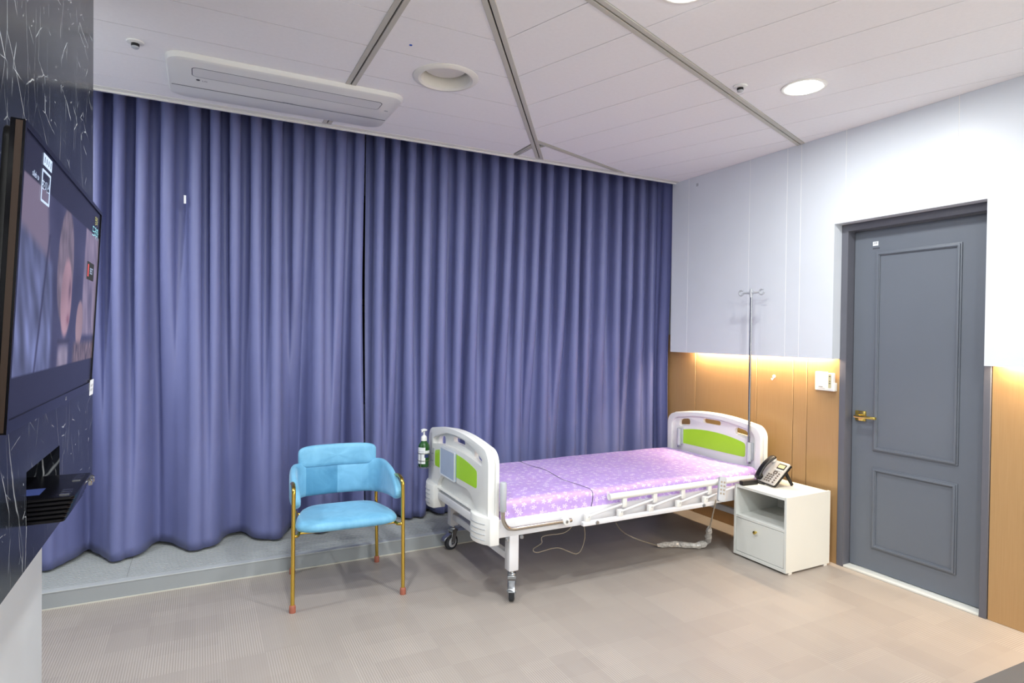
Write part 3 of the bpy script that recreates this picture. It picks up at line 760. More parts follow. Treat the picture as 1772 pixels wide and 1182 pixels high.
# folded side rail
def side_rail(y, s):
    Y = lambda d: y + s * d
    m = MB().box(1.94, 2.955, min(Y(0), Y(0.028)), max(Y(0), Y(0.028)), 0.360, 0.384)
    r = build('side_rail_base', m, 'white_metal', bed, bevel=0.003)
    for x in (2.035, 2.86): build('bolt', MB().lathe([(0.0, -0.006), (0.010, -0.006), (0.012, 0.0)], (x, Y(0.028) if s > 0 else Y(0.028), 0.372), 'Y', 12), 'zinc', r)
    P = smooth_path([(2.165, Y(0.006), 0.502), (2.175, Y(0.006), 0.502), (2.72, Y(0.006), 0.502), (3.33, Y(0.006), 0.502)], 3)
    rs = [0.012] + [0.0195] * (len(P) - 2) + [0.012]
    top = build('side_rail_top', MB().tube(P, rs, 16), 'white_plastic', bed, angle=60)
    bx = [1.974, 2.206, 2.434, 2.658, 2.883]; px_ = [2.241, 2.473, 2.699, 2.924, 3.15]
    for x in bx:
        b = MB().box(x - 0.017, x + 0.017, min(Y(0.002), Y(0.026)), max(Y(0.002), Y(0.026)), 0.384, 0.424)
        b.lathe([(0.0, -0.002), (0.005, -0.002), (0.005, 0.002)], (x + 0.006, Y(0.0265), 0.408), 'Y', 8)
        build('hinge_bracket', b, 'white_plastic', r, bevel=0.004)
        build('pivot', MB().lathe([(0.0, -0.001), (0.0045, -0.001), (0.0045, 0.001)], (x + 0.006, Y(0.027), 0.409), 'Y', 8), 'ink_dark', r)
    for x in px_[:4]:
        build('rail_bracket', MB().box(x - 0.015, x + 0.015, min(Y(-0.004), Y(0.018)), max(Y(-0.004), Y(0.018)), 0.432, 0.492), 'white_plastic', top, bevel=0.003)
    for x0, x1 in zip(bx, px_):
        build('rail_bar', MB().tube([(x0, Y(0.012), 0.408), (x1, Y(0.004), 0.452)], 0.0075, 10), 'white_metal', r)
side_rail(2.868, -1)
side_rail(3.856, 1)
build('motor_box', MB().box(2.2, 2.75, 3.25, 3.40, 0.27, 0.36), 'black_plastic', bed, bevel=0.01)

# mattress
MX0, MX1, MY0, MY1, MZ0, MZ1 = 1.447, 3.430, 2.905, 3.819, 0.4475, 0.545
mt = thing('mattress', 'lilac flower-printed mattress on the hospital bed', 'mattress', (2.44, BYC, MZ0))
nx, nq = 150, 64
def msec(x, q):
    # q runs from the near bottom edge over the top to the far bottom edge
    hy = (MY1 - MY0) / 2; hz = MZ1 - MZ0; per = [hz, 2 * hy, hz]; tot = sum(per); d = q * tot; r = 0.04
    if d < hz: y, z = -hy, d
    elif d < hz + 2 * hy: y, z = -hy + (d - hz), hz
    else: y, z = hy, hz - (d - hz - 2 * hy)
    # round the two top edges
    for e in (-1, 1):
        cy, cz = e * (hy - r), hz - r
        if e * y > hy - r and z > hz - r:
            v = Vector((y - cy, z - cz)); v = v.normalized() * r if v.length > 1e-9 else v; y, z = cy + v.x, cz + v.y
    side = max(0, 1 - (z / hz) / 0.8)
    wr = 0.0
    if abs(y) > hy - 0.06:
        wr = side * (0.010 * math.sin(x * 78 + 3 * math.sin(x * 11) + z * 25) + 0.006 * noise.noise(Vector((x * 26, z * 12, 2))))
        y -= math.copysign(0.012 * side, y)
    y += math.copysign(wr, y) if abs(y) > hy - 0.06 else 0
    top = sstep(hz - 0.03, hz, z)
    z += top * (0.006 * noise.noise(Vector((x * 3.2, y * 3.5, 0))) + 0.002 * noise.noise(Vector((x * 14, y * 9, 4))))
    for sx_ in (2.04,): z -= top * 0.004 * math.exp(-((x - sx_) / 0.012) ** 2)
    dd = Vector((x - 3.27, (BYC + y) - 3.33)).length
    z -= top * 0.008 * math.exp(-(dd / 0.08) ** 2)
    ends = max(0, 1 - min(x - MX0, MX1 - x) / 0.035)
    z -= top * 0.02 * ends ** 2
    return (x, BYC + y, MZ0 + max(0.0, z))
m = MB(); 
for j in range(nx):
    x = MX0 + (MX1 - MX0) * j / (nx - 1)
    for i in range(nq): m.v.append(msec(x, i / (nq - 1)))
for j in range(nx - 1):
    for i in range(nq - 1): m.f.append((j * nq + i, j * nq + i + 1, (j + 1) * nq + i + 1, (j + 1) * nq + i))
m.f.append(tuple(range(nq))); m.f.append(tuple(range((nx - 1) * nq, nx * nq)))
m.f.append(tuple([j * nq for j in range(nx)] + [j * nq + nq - 1 for j in range(nx - 1, -1, -1)]))
cov = build('cover', m, 'lilac_print', mt, angle=60)
uvl = cov.data.uv_layers.new(name='UVMap')
hz = MZ1 - MZ0; tot = 2 * hz + MY1 - MY0
for lp in cov.data.loops:
    vi = lp.vertex_index; j, i = divmod(vi, nq)
    uvl.data[lp.index].uv = ((MX1 - MX0) * j / (nx - 1), tot * i / (nq - 1))
P = [msec(2.04, i / 40) for i in range(41)]
P = [(p[0] + 0.012 * math.sin(i * 0.35), p[1] + (-0.001 if p[1] < BYC else 0.001), p[2] + (0.0015 if p[2] > MZ1 - 0.02 else 0)) for i, p in enumerate(P)]
build('seam', MB().tube(P, 0.0022, 6), 'ink_dark', mt)

# wire basket and hand sanitiser hanging at the foot end
bk = thing('wire_holder', 'small chrome wire bottle holder hooked on the green footboard panel', 'bottle holder', (1.312, 3.775, 0.57))
m = MB()
for z in (0.572, 0.618, 0.665):
    m.tube([(1.312 + 0.041 * math.cos(a), 3.775 + 0.041 * math.sin(a), z) for a in [2 * PI * i / 24 for i in range(24)]], 0.0018, 6, closed=True)
for a in (0.9, 2.3, 3.9, 5.3): m.tube([(1.312 + 0.041 * math.cos(a), 3.775 + 0.041 * math.sin(a), 0.572), (1.312 + 0.041 * math.cos(a), 3.775 + 0.041 * math.sin(a), 0.665)], 0.0018, 6)
m.tube([(1.275, 3.76, 0.572), (1.35, 3.79, 0.572)], 0.0018, 6); m.tube([(1.30, 3.81, 0.572), (1.325, 3.74, 0.572)], 0.0018, 6)
build('wire_frame', m, 'steel_satin', bk)
for z in (0.618, 0.665): build('wire_hook', MB().tube([(1.34, 3.745, z), (1.356, 3.738, z), (1.3625, 3.728, z)], 0.0018, 6), 'steel_satin', bk)
build('bracket', MB().box(1.3605, 1.3648, 3.716, 3.738, 0.59, 0.70), 'grey_plastic', bk)
bt = thing('pump_bottle', 'green hand sanitiser pump bottle with white label hanging at the bed foot', 'bottle', (1.312, 3.775, 0.576))
build('bottle_body', MB().lathe([(0.0, 0.0), (0.034, 0.0), (0.0375, 0.005), (0.0375, 0.125), (0.034, 0.143), (0.023, 0.158), (0.0165, 0.166), (0.0165, 0.178), (0.0, 0.178)], (0, 0, 0), 'Z', 28), 'bottle_green', bt, local=True)
def lab(a0, a1, z0, z1, r):
    return MB().grid(14, 2, lambda u, v: (r * math.cos(a0 + (a1 - a0) * u), r * math.sin(a0 + (a1 - a0) * u), z0 + (z1 - z0) * v))
va = math.atan2(-3.775, -1.312)                         # towards the viewer's side of the bottle
lb = build('label', lab(va - 1.35, va + 0.25, 0.022, 0.128, 0.0381), 'label_white', bt, local=True)
build('label_band', lab(va + 0.27, va + 1.2, 0.085, 0.108, 0.0381), 'label_white', lb, local=True)
build('label_patch', lab(va + 0.1, va + 1.0, 0.062, 0.084, 0.0384), 'label_navy', lb, local=True)
for z in (0.035, 0.09, 0.1): build('label_print', lab(va - 1.1, va + 0.05, z, z + 0.0028, 0.0384), 'grey_plastic', lb, local=True)
pm = build('pump', MB().lathe([(0.019, 0.168), (0.019, 0.188), (0.017, 0.196), (0.009, 0.203), (0.0055, 0.206), (0.0055, 0.228), (0.012, 0.231), (0.021, 0.236), (0.021, 0.240), (0.008, 0.246), (0.0, 0.246)], (0, 0, 0), 'Z', 20), 'white_plastic', bt, local=True)
build('nozzle', MB().tube([(0, 0, 0.237), (-0.02, -0.025, 0.236), (-0.026, -0.033, 0.231)], 0.0045, 8), 'white_plastic', pm, local=True)

# infusion pole
ivp = thing('infusion_pole', 'thin steel infusion pole with two ring hooks standing in the headboard sleeve', 'infusion pole', (3.4185, 2.980, 0.582))
PXc, PYc = 3.4185, 2.980
build('pole', MB().tube([(PXc - 0.0001, PYc, 0.582), (PXc, PYc, 1.2), (PXc, PYc, 1.755)], 0.0085, 14), 'chrome', ivp)
build('pole_cap', MB().lathe([(0.012, 1.725), (0.012, 1.775), (0.008, 1.785), (0.0, 1.785)], (PXc, PYc, 0), 'Z', 14), 'grey_plastic', ivp)
for e in (-1, 1):
    hk = MB().tube([(PXc, PYc, 1.755), (PXc, PYc + e * 0.03, 1.757), (PXc, PYc + e * 0.068, 1.757)], [0.010, 0.008, 0.0055], 10)
    hk.tube([(PXc, PYc + e * 0.088 + 0.018 * math.cos(a), 1.759 + 0.018 * math.sin(a)) for a in [PI * (0.5 + e * 0.5) + e * 0 + (-1.0 * PI if e < 0 else 0) + i * 2 * PI * 0.86 / 18 for i in range(19)]], 0.0066, 8)
    build('hook', hk, 'grey_plastic', ivp)

# hand control with its cable, hung over the side rail
hc = thing('bed_remote', 'grey hand control hanging over the side rail with its cable to the floor', 'remote control', (3.06, 2.83, 0.40))
a = on_plane(1258, 830, 1, 2.803); b = on_plane(1240, 863, 1, 2.801)
ax = (a - b).normalized()
M = frame3((a + b) / 2, Vector((0.93, -0.36, -0.2)), ax)
L_ = (a - b).length
g = MB().prism([rrect(-0.024, 0.024, -L_ / 2 - 0.006, L_ / 2 + 0.006, 0.012, 4)], 2, -0.011, 0.011)
hb = build('control_body', g.xf(M), 'grey_plastic', hc, bevel=0.004)
kp = MB()
for i in range(4):
    for j in (-1, 1): kp.prism([rrect(j * 0.010 - 0.006, j * 0.010 + 0.006, -0.035 + i * 0.024, -0.023 + i * 0.024, 0.003, 3)], 2, 0.0105, 0.0122)
build('buttons', kp.xf(M), 'cord_beige', hb)
build('hanger', MB().tube(smooth_path([tuple(a + Vector((-0.012, 0.0, 0.0))), (a.x - 0.02, a.y + 0.004, 0.528), (a.x - 0.028, 2.84, 0.534), (a.x - 0.03, 2.864, 0.5262)], 5), 0.0028, 8), 'grey_plastic', hc)
e0 = b - ax * 0.008
lowp = on_plane(1228, 915, 1, 2.95)
P = smooth_path([tuple(e0), tuple(e0 * 0.5 + lowp * 0.5), tuple(lowp)], 8)
build('coiled_cable', MB().tube(P, [0.0045 if i < 3 else (0.0042 + 0.0012 * (i % 2)) for i in range(len(P))], 8), 'cord_beige', hc)
w0 = on_plane(1233, 918, 1, 3.0); w1 = on_plane(1224, 938, 2, 0.035); w2 = on_plane(1205, 944, 2, 0.025); w3 = on_plane(1170, 942, 2, 0.022); w4 = on_plane(1137, 944, 2, 0.018)
P = smooth_path([tuple(lowp + Vector((0, 0, 0.01))), tuple((lowp + w1) / 2), tuple(w1), tuple(w2), tuple(w3), tuple(w4)], 7)
random.seed(4)
m = MB().tube(P, [0.020 + random.uniform(-0.004, 0.004) if 1 < i < len(P) - 2 else 0.011 for i in range(len(P))], 9)
m.v = [tuple(Vector(v) + Vector((random.uniform(-.003, .003), random.uniform(-.003, .003), random.uniform(-.003, .003)))) for v in m.v]
m.v = [(v[0], v[1], max(v[2], 0.001)) for v in m.v]
build('plastic_wrap', m, 'wrap', hc, smooth=False)
P = smooth_path([tuple(w4), tuple(on_plane(1100, 932, 1, 3.05)), tuple(on_plane(1075, 918, 1, 3.12)), tuple(on_plane(1061, 902, 1, 3.2) + Vector((0, 0, 0.02)))], 8)
build('lead_cable', MB().tube(P, 0.0035, 8), 'cord_beige', hc)
pc = MB().tube(smooth_path([tuple(on_plane(996, 910, 1, 3.02) + Vector((0, 0, 0.03))), tuple(on_plane(978, 921, 1, 3.02)), tuple(on_plane(940, 928, 1, 3.05)), tuple(on_plane(937, 940, 1, 3.05)), tuple(on_plane(923, 950, 1, 3.1)), tuple(on_plane(930, 956, 1, 3.1)), tuple(on_plane(965, 948, 1, 3.1)), tuple(on_plane(999, 958, 1, 3.1)), tuple(on_plane(1012, 930, 1, 3.08)), tuple(on_plane(1008, 905, 1, 3.05) + Vector((0, 0, 0.03)))], 7), 0.0032, 8)
tag(build('power_cable', pc, 'cord_beige', at=(1.9, 3.05, 0.2)), 'thin beige cable looping down under the hospital bed frame', 'cable')

# ------------------------------------------------------------------ velvet armchair
ch = thing('armchair', 'light blue velvet chair with gold tube legs', 'chair', (0.736, 3.512, 0), -0.057)
def bld(name, mb, material, par=ch, **kw): return build(name, mb, material, par, local=True, **kw)
for e in (-1, 1):
    P = smooth_path([(e * 0.289, -0.262, 0.02), (e * 0.288, -0.258, 0.30), (e * 0.286, -0.252, 0.585), (e * 0.285, -0.244, 0.618), (e * 0.284, -0.215, 0.637), (e * 0.282, -0.15, 0.640), (e * 0.277, 0.02, 0.600), (e * 0.262, 0.17, 0.575), (e * 0.232, 0.243, 0.57)], 6)
    lg = bld('front_leg', MB().tube(P, 0.0105, 12), 'brushed_gold')
    bld('foot_cap', MB().lathe([(0.0165, 0.0), (0.0165, 0.028), (0.014, 0.036), (0.0115, 0.038)], (e * 0.289, -0.262, 0), 'Z', 16), 'terracotta_rubber', lg)
    P = smooth_path([(e * 0.252, 0.268, 0.02), (e * 0.243, 0.258, 0.40), (e * 0.232, 0.255, 0.60), (e * 0.185, 0.268, 0.71)], 6)
    lg = bld('rear_leg', MB().tube(P, 0.0100, 12), 'brushed_gold')
    bld('foot_cap', MB().lathe([(0.0160, 0.0), (0.0160, 0.028), (0.0135, 0.036), (0.011, 0.038)], (e * 0.252, 0.268, 0), 'Z', 16), 'terracotta_rubber', lg)
P = smooth_path([(-0.287, -0.256, 0.392), (-0.262, -0.235, 0.388), (-0.24, -0.1, 0.386), (-0.235, 0.1, 0.386), (-0.243, 0.257, 0.388)], 5)
sf = MB().tube(P, 0.009, 10); sf.tube([(-q[0], q[1], q[2]) for q in P], 0.009, 10); sf.tube([(-0.25, -0.20, 0.388), (0.25, -0.20, 0.388)], 0.009, 10); sf.tube([(-0.238, 0.15, 0.387), (0.238, 0.15, 0.387)], 0.009, 10)
bld('seat_frame', sf, 'brushed_gold')
def seat_fn(u, v):
    a = 2 * PI * u; c, s = math.cos(a), math.sin(a)
    ex_ = 0.42
    x = math.copysign(abs(c) ** ex_, c); y = math.copysign(abs(s) ** ex_, s)
    yy = -0.048 + 0.218 * y
    wid = 0.286 - 0.058 * (y + 1) / 2 - (0.02 * max(0, y))
    prof = [(0.0, -0.002), (0.92, 0.0), (0.98, 0.006), (1.0, 0.018), (0.992, 0.030), (0.965, 0.041), (0.90, 0.050), (0.70, 0.056), (0.35, 0.059), (0.0, 0.059)]
    r, h = prof[int(round(v * 9))]
    hz_ = 0.394 + h + 0.006 * noise.noise(Vector((x * r * 2, y * r * 2, 0))) * (h > 0.05)
    return (x * wid * r, -0.048 + (yy + 0.048) * r, hz_ - 0.010 * (y * r + 1) / 2)
bld('seat', MB().grid(72, 10, seat_fn, closed_u=True), 'velvet', angle=70)
# U-shaped arm and back band in four upholstered pieces with seams between
path = smooth_path([(-0.268, -0.235, 0), (-0.27, -0.12, 0), (-0.268, 0.04, 0), (-0.25, 0.155, 0), (-0.19, 0.218, 0), (-0.09, 0.238, 0), (0.0, 0.242, 0), (0.09, 0.238, 0), (0.19, 0.218, 0), (0.25, 0.155, 0), (0.268, 0.04, 0), (0.27, -0.12, 0), (0.268, -0.235, 0)], 10)
NPT = len(path)
def band_piece(i0, i1):
    idx = list(range(i0, i1 + 1)); n = len(idx); q = 20; m = MB()
    for k_, i in enumerate(idx):
        p = path[i]; t = (path[min(i + 1, NPT - 1)] - path[max(i - 1, 0)]).normalized(); nn = Vector((t.y, -t.x, 0))
        s = abs(2 * i / (NPT - 1) - 1)                  # 0 at the back, 1 at the arm fronts
        zb = 0.468 + 0.045 * sstep(0.45, 1.0, s); zt = 0.648 + 0.030 * math.sin(PI * min(1, max(0, (s - 0.2) / 0.6))) - 0.045 * sstep(0.72, 1.0, s)
        end = min(k_, n - 1 - k_) / 3.0; sc = min(1, (0.80 + 0.2 * end) if end < 1 else 1)
        if s > 0.86: 
            rr = math.sqrt(max(0.0, 1 - ((s - 0.86) / 0.141) ** 2)); mid = (zb + zt) / 2; zb = mid + (zb - mid) * max(0.25, rr); zt = mid + (zt - mid) * max(0.25, rr); 
        th = 0.021 * sc
        for j in range(q):
            a = 2 * PI * j / q; c, sn = math.cos(a), math.sin(a)
            cc = math.copysign(abs(c) ** 0.8, c); ss = math.copysign(abs(sn) ** 0.45, sn)
            m.v.append(tuple(p + nn * (th * cc) + Vector((0, 0, (zb + zt) / 2 + (zt - zb) / 2 * ss * (0.985 + 0.015 * sc)))))
    for k_ in range(n - 1):
        for j in range(q): m.f.append((k_ * q + j, k_ * q + (j + 1) % q, (k_ + 1) * q + (j + 1) % q, (k_ + 1) * q + j))
    m.f.append(tuple(range(q))); m.f.append(tuple(range((n - 1) * q, n * q)))
    return m
c1, c2, c3 = 40, NPT // 2, NPT - 1 - 40
bld('arm_pad', band_piece(0, c1), 'velvet', angle=60)
bld('back_pad', band_piece(c1, c2), 'velvet_brushed', angle=60)
bld('back_pad', band_piece(c2, c3), 'velvet', angle=60)
bld('arm_pad', band_piece(c3, NPT - 1), 'velvet', angle=60)
def top_fn(u, v):
    a = 2 * PI * u; c, s = math.cos(a), math.sin(a)
    x = math.copysign(abs(c) ** 0.32, c); z = math.copysign(abs(s) ** 0.42, s)
    prof = [(0.0, -1.0), (0.6, -1.0), (0.88, -0.9), (0.97, -0.6), (1.0, 0.0), (0.97, 0.6), (0.88, 0.9), (0.6, 1.0), (0.0, 1.0)]
    r, h = prof[int(round(v * 8))]
    xx = x * r * 0.229
    return (xx, 0.246 - 0.10 * xx * xx / 0.06 * 0.5 + h * 0.021, 0.704 + z * r * 0.066)
bld('headrest_pad', MB().grid(80, 9, top_fn, closed_u=True), 'velvet', angle=70)
# ------------------------------------------------------------------ bedside cabinet
NX0, NX1, NY_0, NY_1, NH = 3.165, 3.575, 2.468, 2.872, 0.475
ns = thing('bedside_cabinet', 'small white bedside cabinet with open shelf and one knobbed door', 'cabinet', ((NX0 + NX1) / 2, (NY_0 + NY_1) / 2, 0))
T = 0.017
for y in (NY_0, NY_1 - T): build('side_panel', MB().box(NX0, NX1, y, y + T, 0.012, NH), 'white_laminate', ns, bevel=0.0012, seg=1)
build('top_panel', MB().box(NX0 + 0.004, NX1, NY_0 + T, NY_1 - T, NH - 0.022, NH - 0.005), 'white_laminate', ns, bevel=0.001, seg=1)
build('shelf', MB().box(NX0 + 0.002, NX1, NY_0 + T, NY_1 - T, 0.258, 0.275), 'white_laminate', ns, bevel=0.001, seg=1)
build('bottom_panel', MB().box(NX0 + 0.002, NX1, NY_0 + T, NY_1 - T, 0.012, 0.034), 'white_laminate', ns, bevel=0.001, seg=1)
build('back_panel', MB().box(NX1 - 0.008, NX1 - 0.001, NY_0 + T, NY_1 - T, 0.034, 0.27).box(NX1 - 0.008, NX1 - 0.001, 2.66, NY_1 - T, 0.275, NH - 0.022), 'white_laminate', ns)
dr = build('door', MB().box(NX0 + 0.003, NX0 + 0.019, NY_0 + T + 0.003, NY_1 - T - 0.003, 0.037, 0.255), 'white_laminate', ns, bevel=0.0012, seg=1)
build('knob', MB().lathe([(0.006, 0.0), (0.006, -0.010), (0.0105, -0.014), (0.0105, -0.022), (0.0, -0.024)], (NX0 + 0.003, 2.692, 0.200), 'X', 16), 'gold', dr)
for x in (NX0 + 0.03, NX1 - 0.05):
    for y in (NY_0 + 0.003, NY_1 - 0.03): build('foot', MB().box(x, x + 0.03, y, y + 0.026, 0.0, 0.012), 'white_plastic', ns)
# plug on the open shelf
ad = thing('plug_adapter', 'small white plug adapter with black cord inside the cabinet shelf', 'plug', (3.50, 2.56, 0.2755))
build('plug_body', MB().prism([rrect(2.535, 2.585, 0.2755, 0.318, 0.008, 3)], 0, 3.46, 3.50), 'white_plastic', ad, bevel=0.004)
build('cord', MB().tube(smooth_path([(3.50, 2.56, 0.30), (3.53, 2.555, 0.33), (3.54, 2.575, 0.36), (3.535, 2.60, 0.37), (3.53, 2.57, 0.385), (3.55, 2.545, 0.36)], 7), 0.003, 8), 'cord_black', ad)

# telephone
yaw = math.radians(13); til = math.radians(46)
fwd = Vector((math.cos(yaw), -math.sin(yaw), 0)); rgt = Vector((-math.sin(yaw), -math.cos(yaw), 0)); slp = fwd * math.cos(til) + Vector((0, 0, math.sin(til)))
PH = frame3((3.335, 2.768, 0.4785), rgt, slp)
ph = thing('desk_telephone', 'silver and black corded desk telephone tilted on its stand', 'telephone', M=PH)
def bp(name, mb, material, par=ph, **kw): return build(name, mb, material, par, local=True, **kw)
body = bp('base', MB().prism([rrect(-0.092, 0.092, 0.0, 0.185, 0.012, 4)], 2, -0.010, 0.004), 'black_plastic', bevel=0.003)
bp('face_plate', MB().prism([rrect(-0.090, 0.090, 0.002, 0.183, 0.011, 4)], 2, 0.004, 0.013), 'phone_face', bevel=0.003)
dsp = bp('display_frame', MB().prism([rrect(0.008, 0.078, 0.128, 0.166, 0.003, 3)], 2, 0.012, 0.016), 'black_plastic')
bp('display', MB().prism([rrect(0.014, 0.072, 0.134, 0.160, 0.002, 2)], 2, 0.0155, 0.0166), 'lcd', dsp)
for i in range(4):
    bp('soft_key', MB().prism([rrect(0.0 + i * 0.020, 0.014 + i * 0.020, 0.112, 0.121, 0.003, 3)], 2, 0.012, 0.0165), 'key_light')
bp('navigation_key', MB().prism([rrect(0.012, 0.046, 0.082, 0.106, 0.006, 3), rrect(0.020, 0.038, 0.088, 0.100, 0.004, 3)[::-1]], 2, 0.012, 0.0165), 'key_grey')
for r_i in range(4):
    for c_i in range(3):
        bp('key', MB().prism([rrect(-0.022 + c_i * 0.022, -0.007 + c_i * 0.022, 0.016 + r_i * 0.0165, 0.026 + r_i * 0.0165, 0.004, 3)], 2, 0.012, 0.0165), 'key_grey')
for r_i in range(5):
    bp('side_key', MB().prism([rrect(0.060, 0.074, 0.016 + r_i * 0.0175, 0.025 + r_i * 0.0175, 0.004, 3)], 2, 0.012, 0.0162), 'key_grey')
# handset lying on the left of the face
hs = MB()
def hs_fn(u, v):
    y = 0.004 + 0.196 * v; a = 2 * PI * u; c, s = math.cos(a), math.sin(a)
    rise = 0.030 + 0.020 * math.sin(PI * v); w = 0.023 + 0.004 * abs(2 * v - 1) ** 2; th = 0.012 - 0.002 * math.sin(PI * v)
    e = 1.0 if 0.04 < v < 0.96 else 0.6
    return (-0.062 + w * e * math.copysign(abs(c) ** 0.7, c), y, rise + th * e * math.copysign(abs(s) ** 0.7, s))
n0 = 18; hs.grid(n0, 22, hs_fn, closed_u=True); hs.f.append(tuple(range(n0))); hs.f.append(tuple(range(21 * n0, 22 * n0)))
hso = bp('handset', hs, 'black_plastic', angle=50)
for y in (0.026, 0.176):
    bp('ear_piece', MB().lathe([(0.022, 0.014), (0.025, 0.02), (0.025, 0.03), (0.02, 0.036)], (-0.062, y, 0), 'Z', 18), 'black_gloss' if y < 0.1 else 'key_light', hso)
# stand legs behind the tilted base (in world axes)
bk_ = PH @ Vector((0, 0.13, -0.008)); 
m = MB()
for e in (-0.06, 0.06):
    t0 = PH @ Vector((e, 0.135, -0.008)); t1 = Vector((t0.x + 0.055, t0.y - 0.015, 0.4765))
    m.tube([tuple(t0), tuple(t0 * 0.3 + t1 * 0.7), tuple(t1)], [0.014, 0.012, 0.011], 6)
build('stand', m, 'black_plastic', ph)
pts = [PH @ Vector((-0.062, 0.002, 0.026)), Vector((3.320, 2.815, 0.4785)), Vector((3.317, 2.79, 0.4765)), Vector((3.321, 2.765, 0.4765))]
cp = smooth_path([tuple(p) for p in pts], 30); coil = []
for i, p in enumerate(cp): a = i * 1.3; coil.append((p.x, p.y + 0.004 * math.cos(a), max(0.4735, p.z + 0.004 * math.sin(a))))
build('handset_cord', MB().tube(coil, 0.0016, 6), 'cord_black', ph)
# black case beside the telephone
p0, p1 = Vector((3.172, 2.823, 0.478)), Vector((3.300, 2.809, 0.478))
d = (p1 - p0); M = frame3((p0 + p1) / 2 + Vector((0, 0, 0.0115)), d, Vector((0, 0, 1)))
m = MB().prism([rrect(-d.length / 2, d.length / 2, -0.0185, 0.011, 0.008, 4)], 2, -0.0155, 0.0155).xf(M)
bc = thing('black_case', 'slim black case lying on the bedside cabinet next to the telephone', 'case', tuple((p0 + p1) / 2))
o = build('case_body', m, 'black_plastic', bc, bevel=0.004)
o.data.transform(Matrix.Translation((0, 0, 0.4704 - min((root_matrix(bc) @ v.co).z for v in o.data.vertices))))
zt = max((root_matrix(bc) @ v.co).z for v in o.data.vertices)
M2 = M.copy(); 
m = MB().prism([rrect(-d.length / 2 + 0.004, d.length / 2 - 0.004, -0.012, 0.012, 0.006, 3)], 1, 0.0, 0.001)
m.xf(Matrix.Translation((0, 0, 0)) @ M @ Matrix.Translation((0, 0.0, 0)))
dz = zt + 0.0004 - max(v[2] for v in m.v); m.v = [(v[0], v[1], v[2] + dz) for v in m.v]
build('gold_edge', m, 'gold_rim_plastic', bc)

# ------------------------------------------------------------------ wall fittings by the door
sw = thing('light_switch', 'white rocker light switch on the bronze wall beside the door frame', 'light switch', (XR_W, 2.58, 1.166))
build('plate', MB().prism([rrect(2.537, 2.624, 1.105, 1.227, 0.006, 3)], 0, XR_W - 0.009, XR_W - 0.0003), 'white_plastic', sw, bevel=0.002)
build('rocker', MB().prism([rrect(2.551, 2.610, 1.120, 1.212, 0.004, 3)], 0, XR_W - 0.0125, XR_W - 0.008), 'white_plastic', sw, bevel=0.0015)
build('indicator', MB().prism([rrect(2.566, 2.596, 1.127, 1.1305, 0.0015, 2)], 0, XR_W - 0.0132, XR_W - 0.0122), 'ink_dark', sw)
rm = thing('remote_holder', 'white remote control in a white wall cradle beside the light switch', 'remote control', (XR_W, 2.505, 1.16))
build('cradle', MB().prism([rrect(2.474, 2.533, 1.106, 1.160, 0.006, 3)], 0, XR_W - 0.026, XR_W - 0.0003), 'white_plastic', rm, bevel=0.003)
rc = build('remote_body', MB().prism([rrect(2.482, 2.530, 1.110, 1.222, 0.007, 3)], 0, XR_W - 0.0285, XR_W - 0.008), 'white_plastic', rm, bevel=0.003)
for z, w in ((1.200, 0.012), (1.169, 0.008), (1.155, 0.012)): build('button', MB().prism([rrect(2.506 - w / 2, 2.506 + w / 2, z - 0.003, z + 0.003, 0.002, 3)], 0, XR_W - 0.0295, XR_W - 0.028), 'key_grey', rc)
build('button_field', MB().prism([rrect(2.496, 2.516, 1.125, 1.214, 0.004, 3)], 0, XR_W - 0.0288, XR_W - 0.0283), 'lcd', rc)
hk = thing('wall_hook', 'tiny white hook stuck on the bronze wall above the bedside cabinet', 'hook', (XR_W, 2.955, 1.163))
build('pad', MB().prism([circle(2.952, 1.170, 0.012, 18)], 0, XR_W - 0.005, XR_W - 0.0003), 'white_plastic', hk, bevel=0.0015)
build('prong', MB().tube(smooth_path([(XR_W - 0.004, 2.952, 1.165), (XR_W - 0.012, 2.955, 1.150), (XR_W - 0.020, 2.957, 1.148), (XR_W - 0.022, 2.957, 1.158)], 5), 0.003, 8), 'white_plastic', hk)
tag(build('wall_sticker', MB().box(XR_P - 0.0012, XR_P - 0.0002, 3.636, 3.658, 2.655, 2.678), 'grey_plastic', at=(XR_P, 3.647, 2.666)), 'tiny square grey sticker high on the white wall panel near the curtain', 'sticker')

# ------------------------------------------------------------------ television
TWD, THT, TILT = 0.97, 0.565, 0.0487
lv = Vector((-0.0019, 1, 0)); uv_ = Vector((math.sin(TILT), 0, math.cos(TILT)))
TVM = frame3((-0.3038, 1.3608, 1.2599), lv, uv_)
tv = thing('television', 'flat screen television tilted forward on the black marble wall', 'television', M=TVM)
def tb(name, mb, material, par=tv, **kw): return build(name, mb, material, par, local=True, **kw)
bz = MB().prism([rrect(0, TWD, 0, THT, 0.004, 3), rrect(0.011, TWD - 0.011, 0.024, THT - 0.011, 0.002, 2)[::-1]], 2, -0.022, 0.0)
tb('bezel', bz, 'black_gloss', bevel=0.0015, seg=1)
tb('side_trim', MB().box(-0.0012, 0.0, 0.004, THT - 0.004, -0.014, -0.004), 'gold_rim_plastic')
tb('back_shell', MB().prism([rrect(0.01, TWD - 0.01, 0.01, THT - 0.01, 0.02, 4)], 2, -0.034, -0.020), 'black_plastic', bevel=0.004)
tb('wall_mount', MB().box(0.30, 0.67, 0.20, 0.40, -0.050, -0.033), 'black_plastic')
sw_, sh_ = TWD - 0.022, THT - 0.035
NXP, NYP = 200, 116
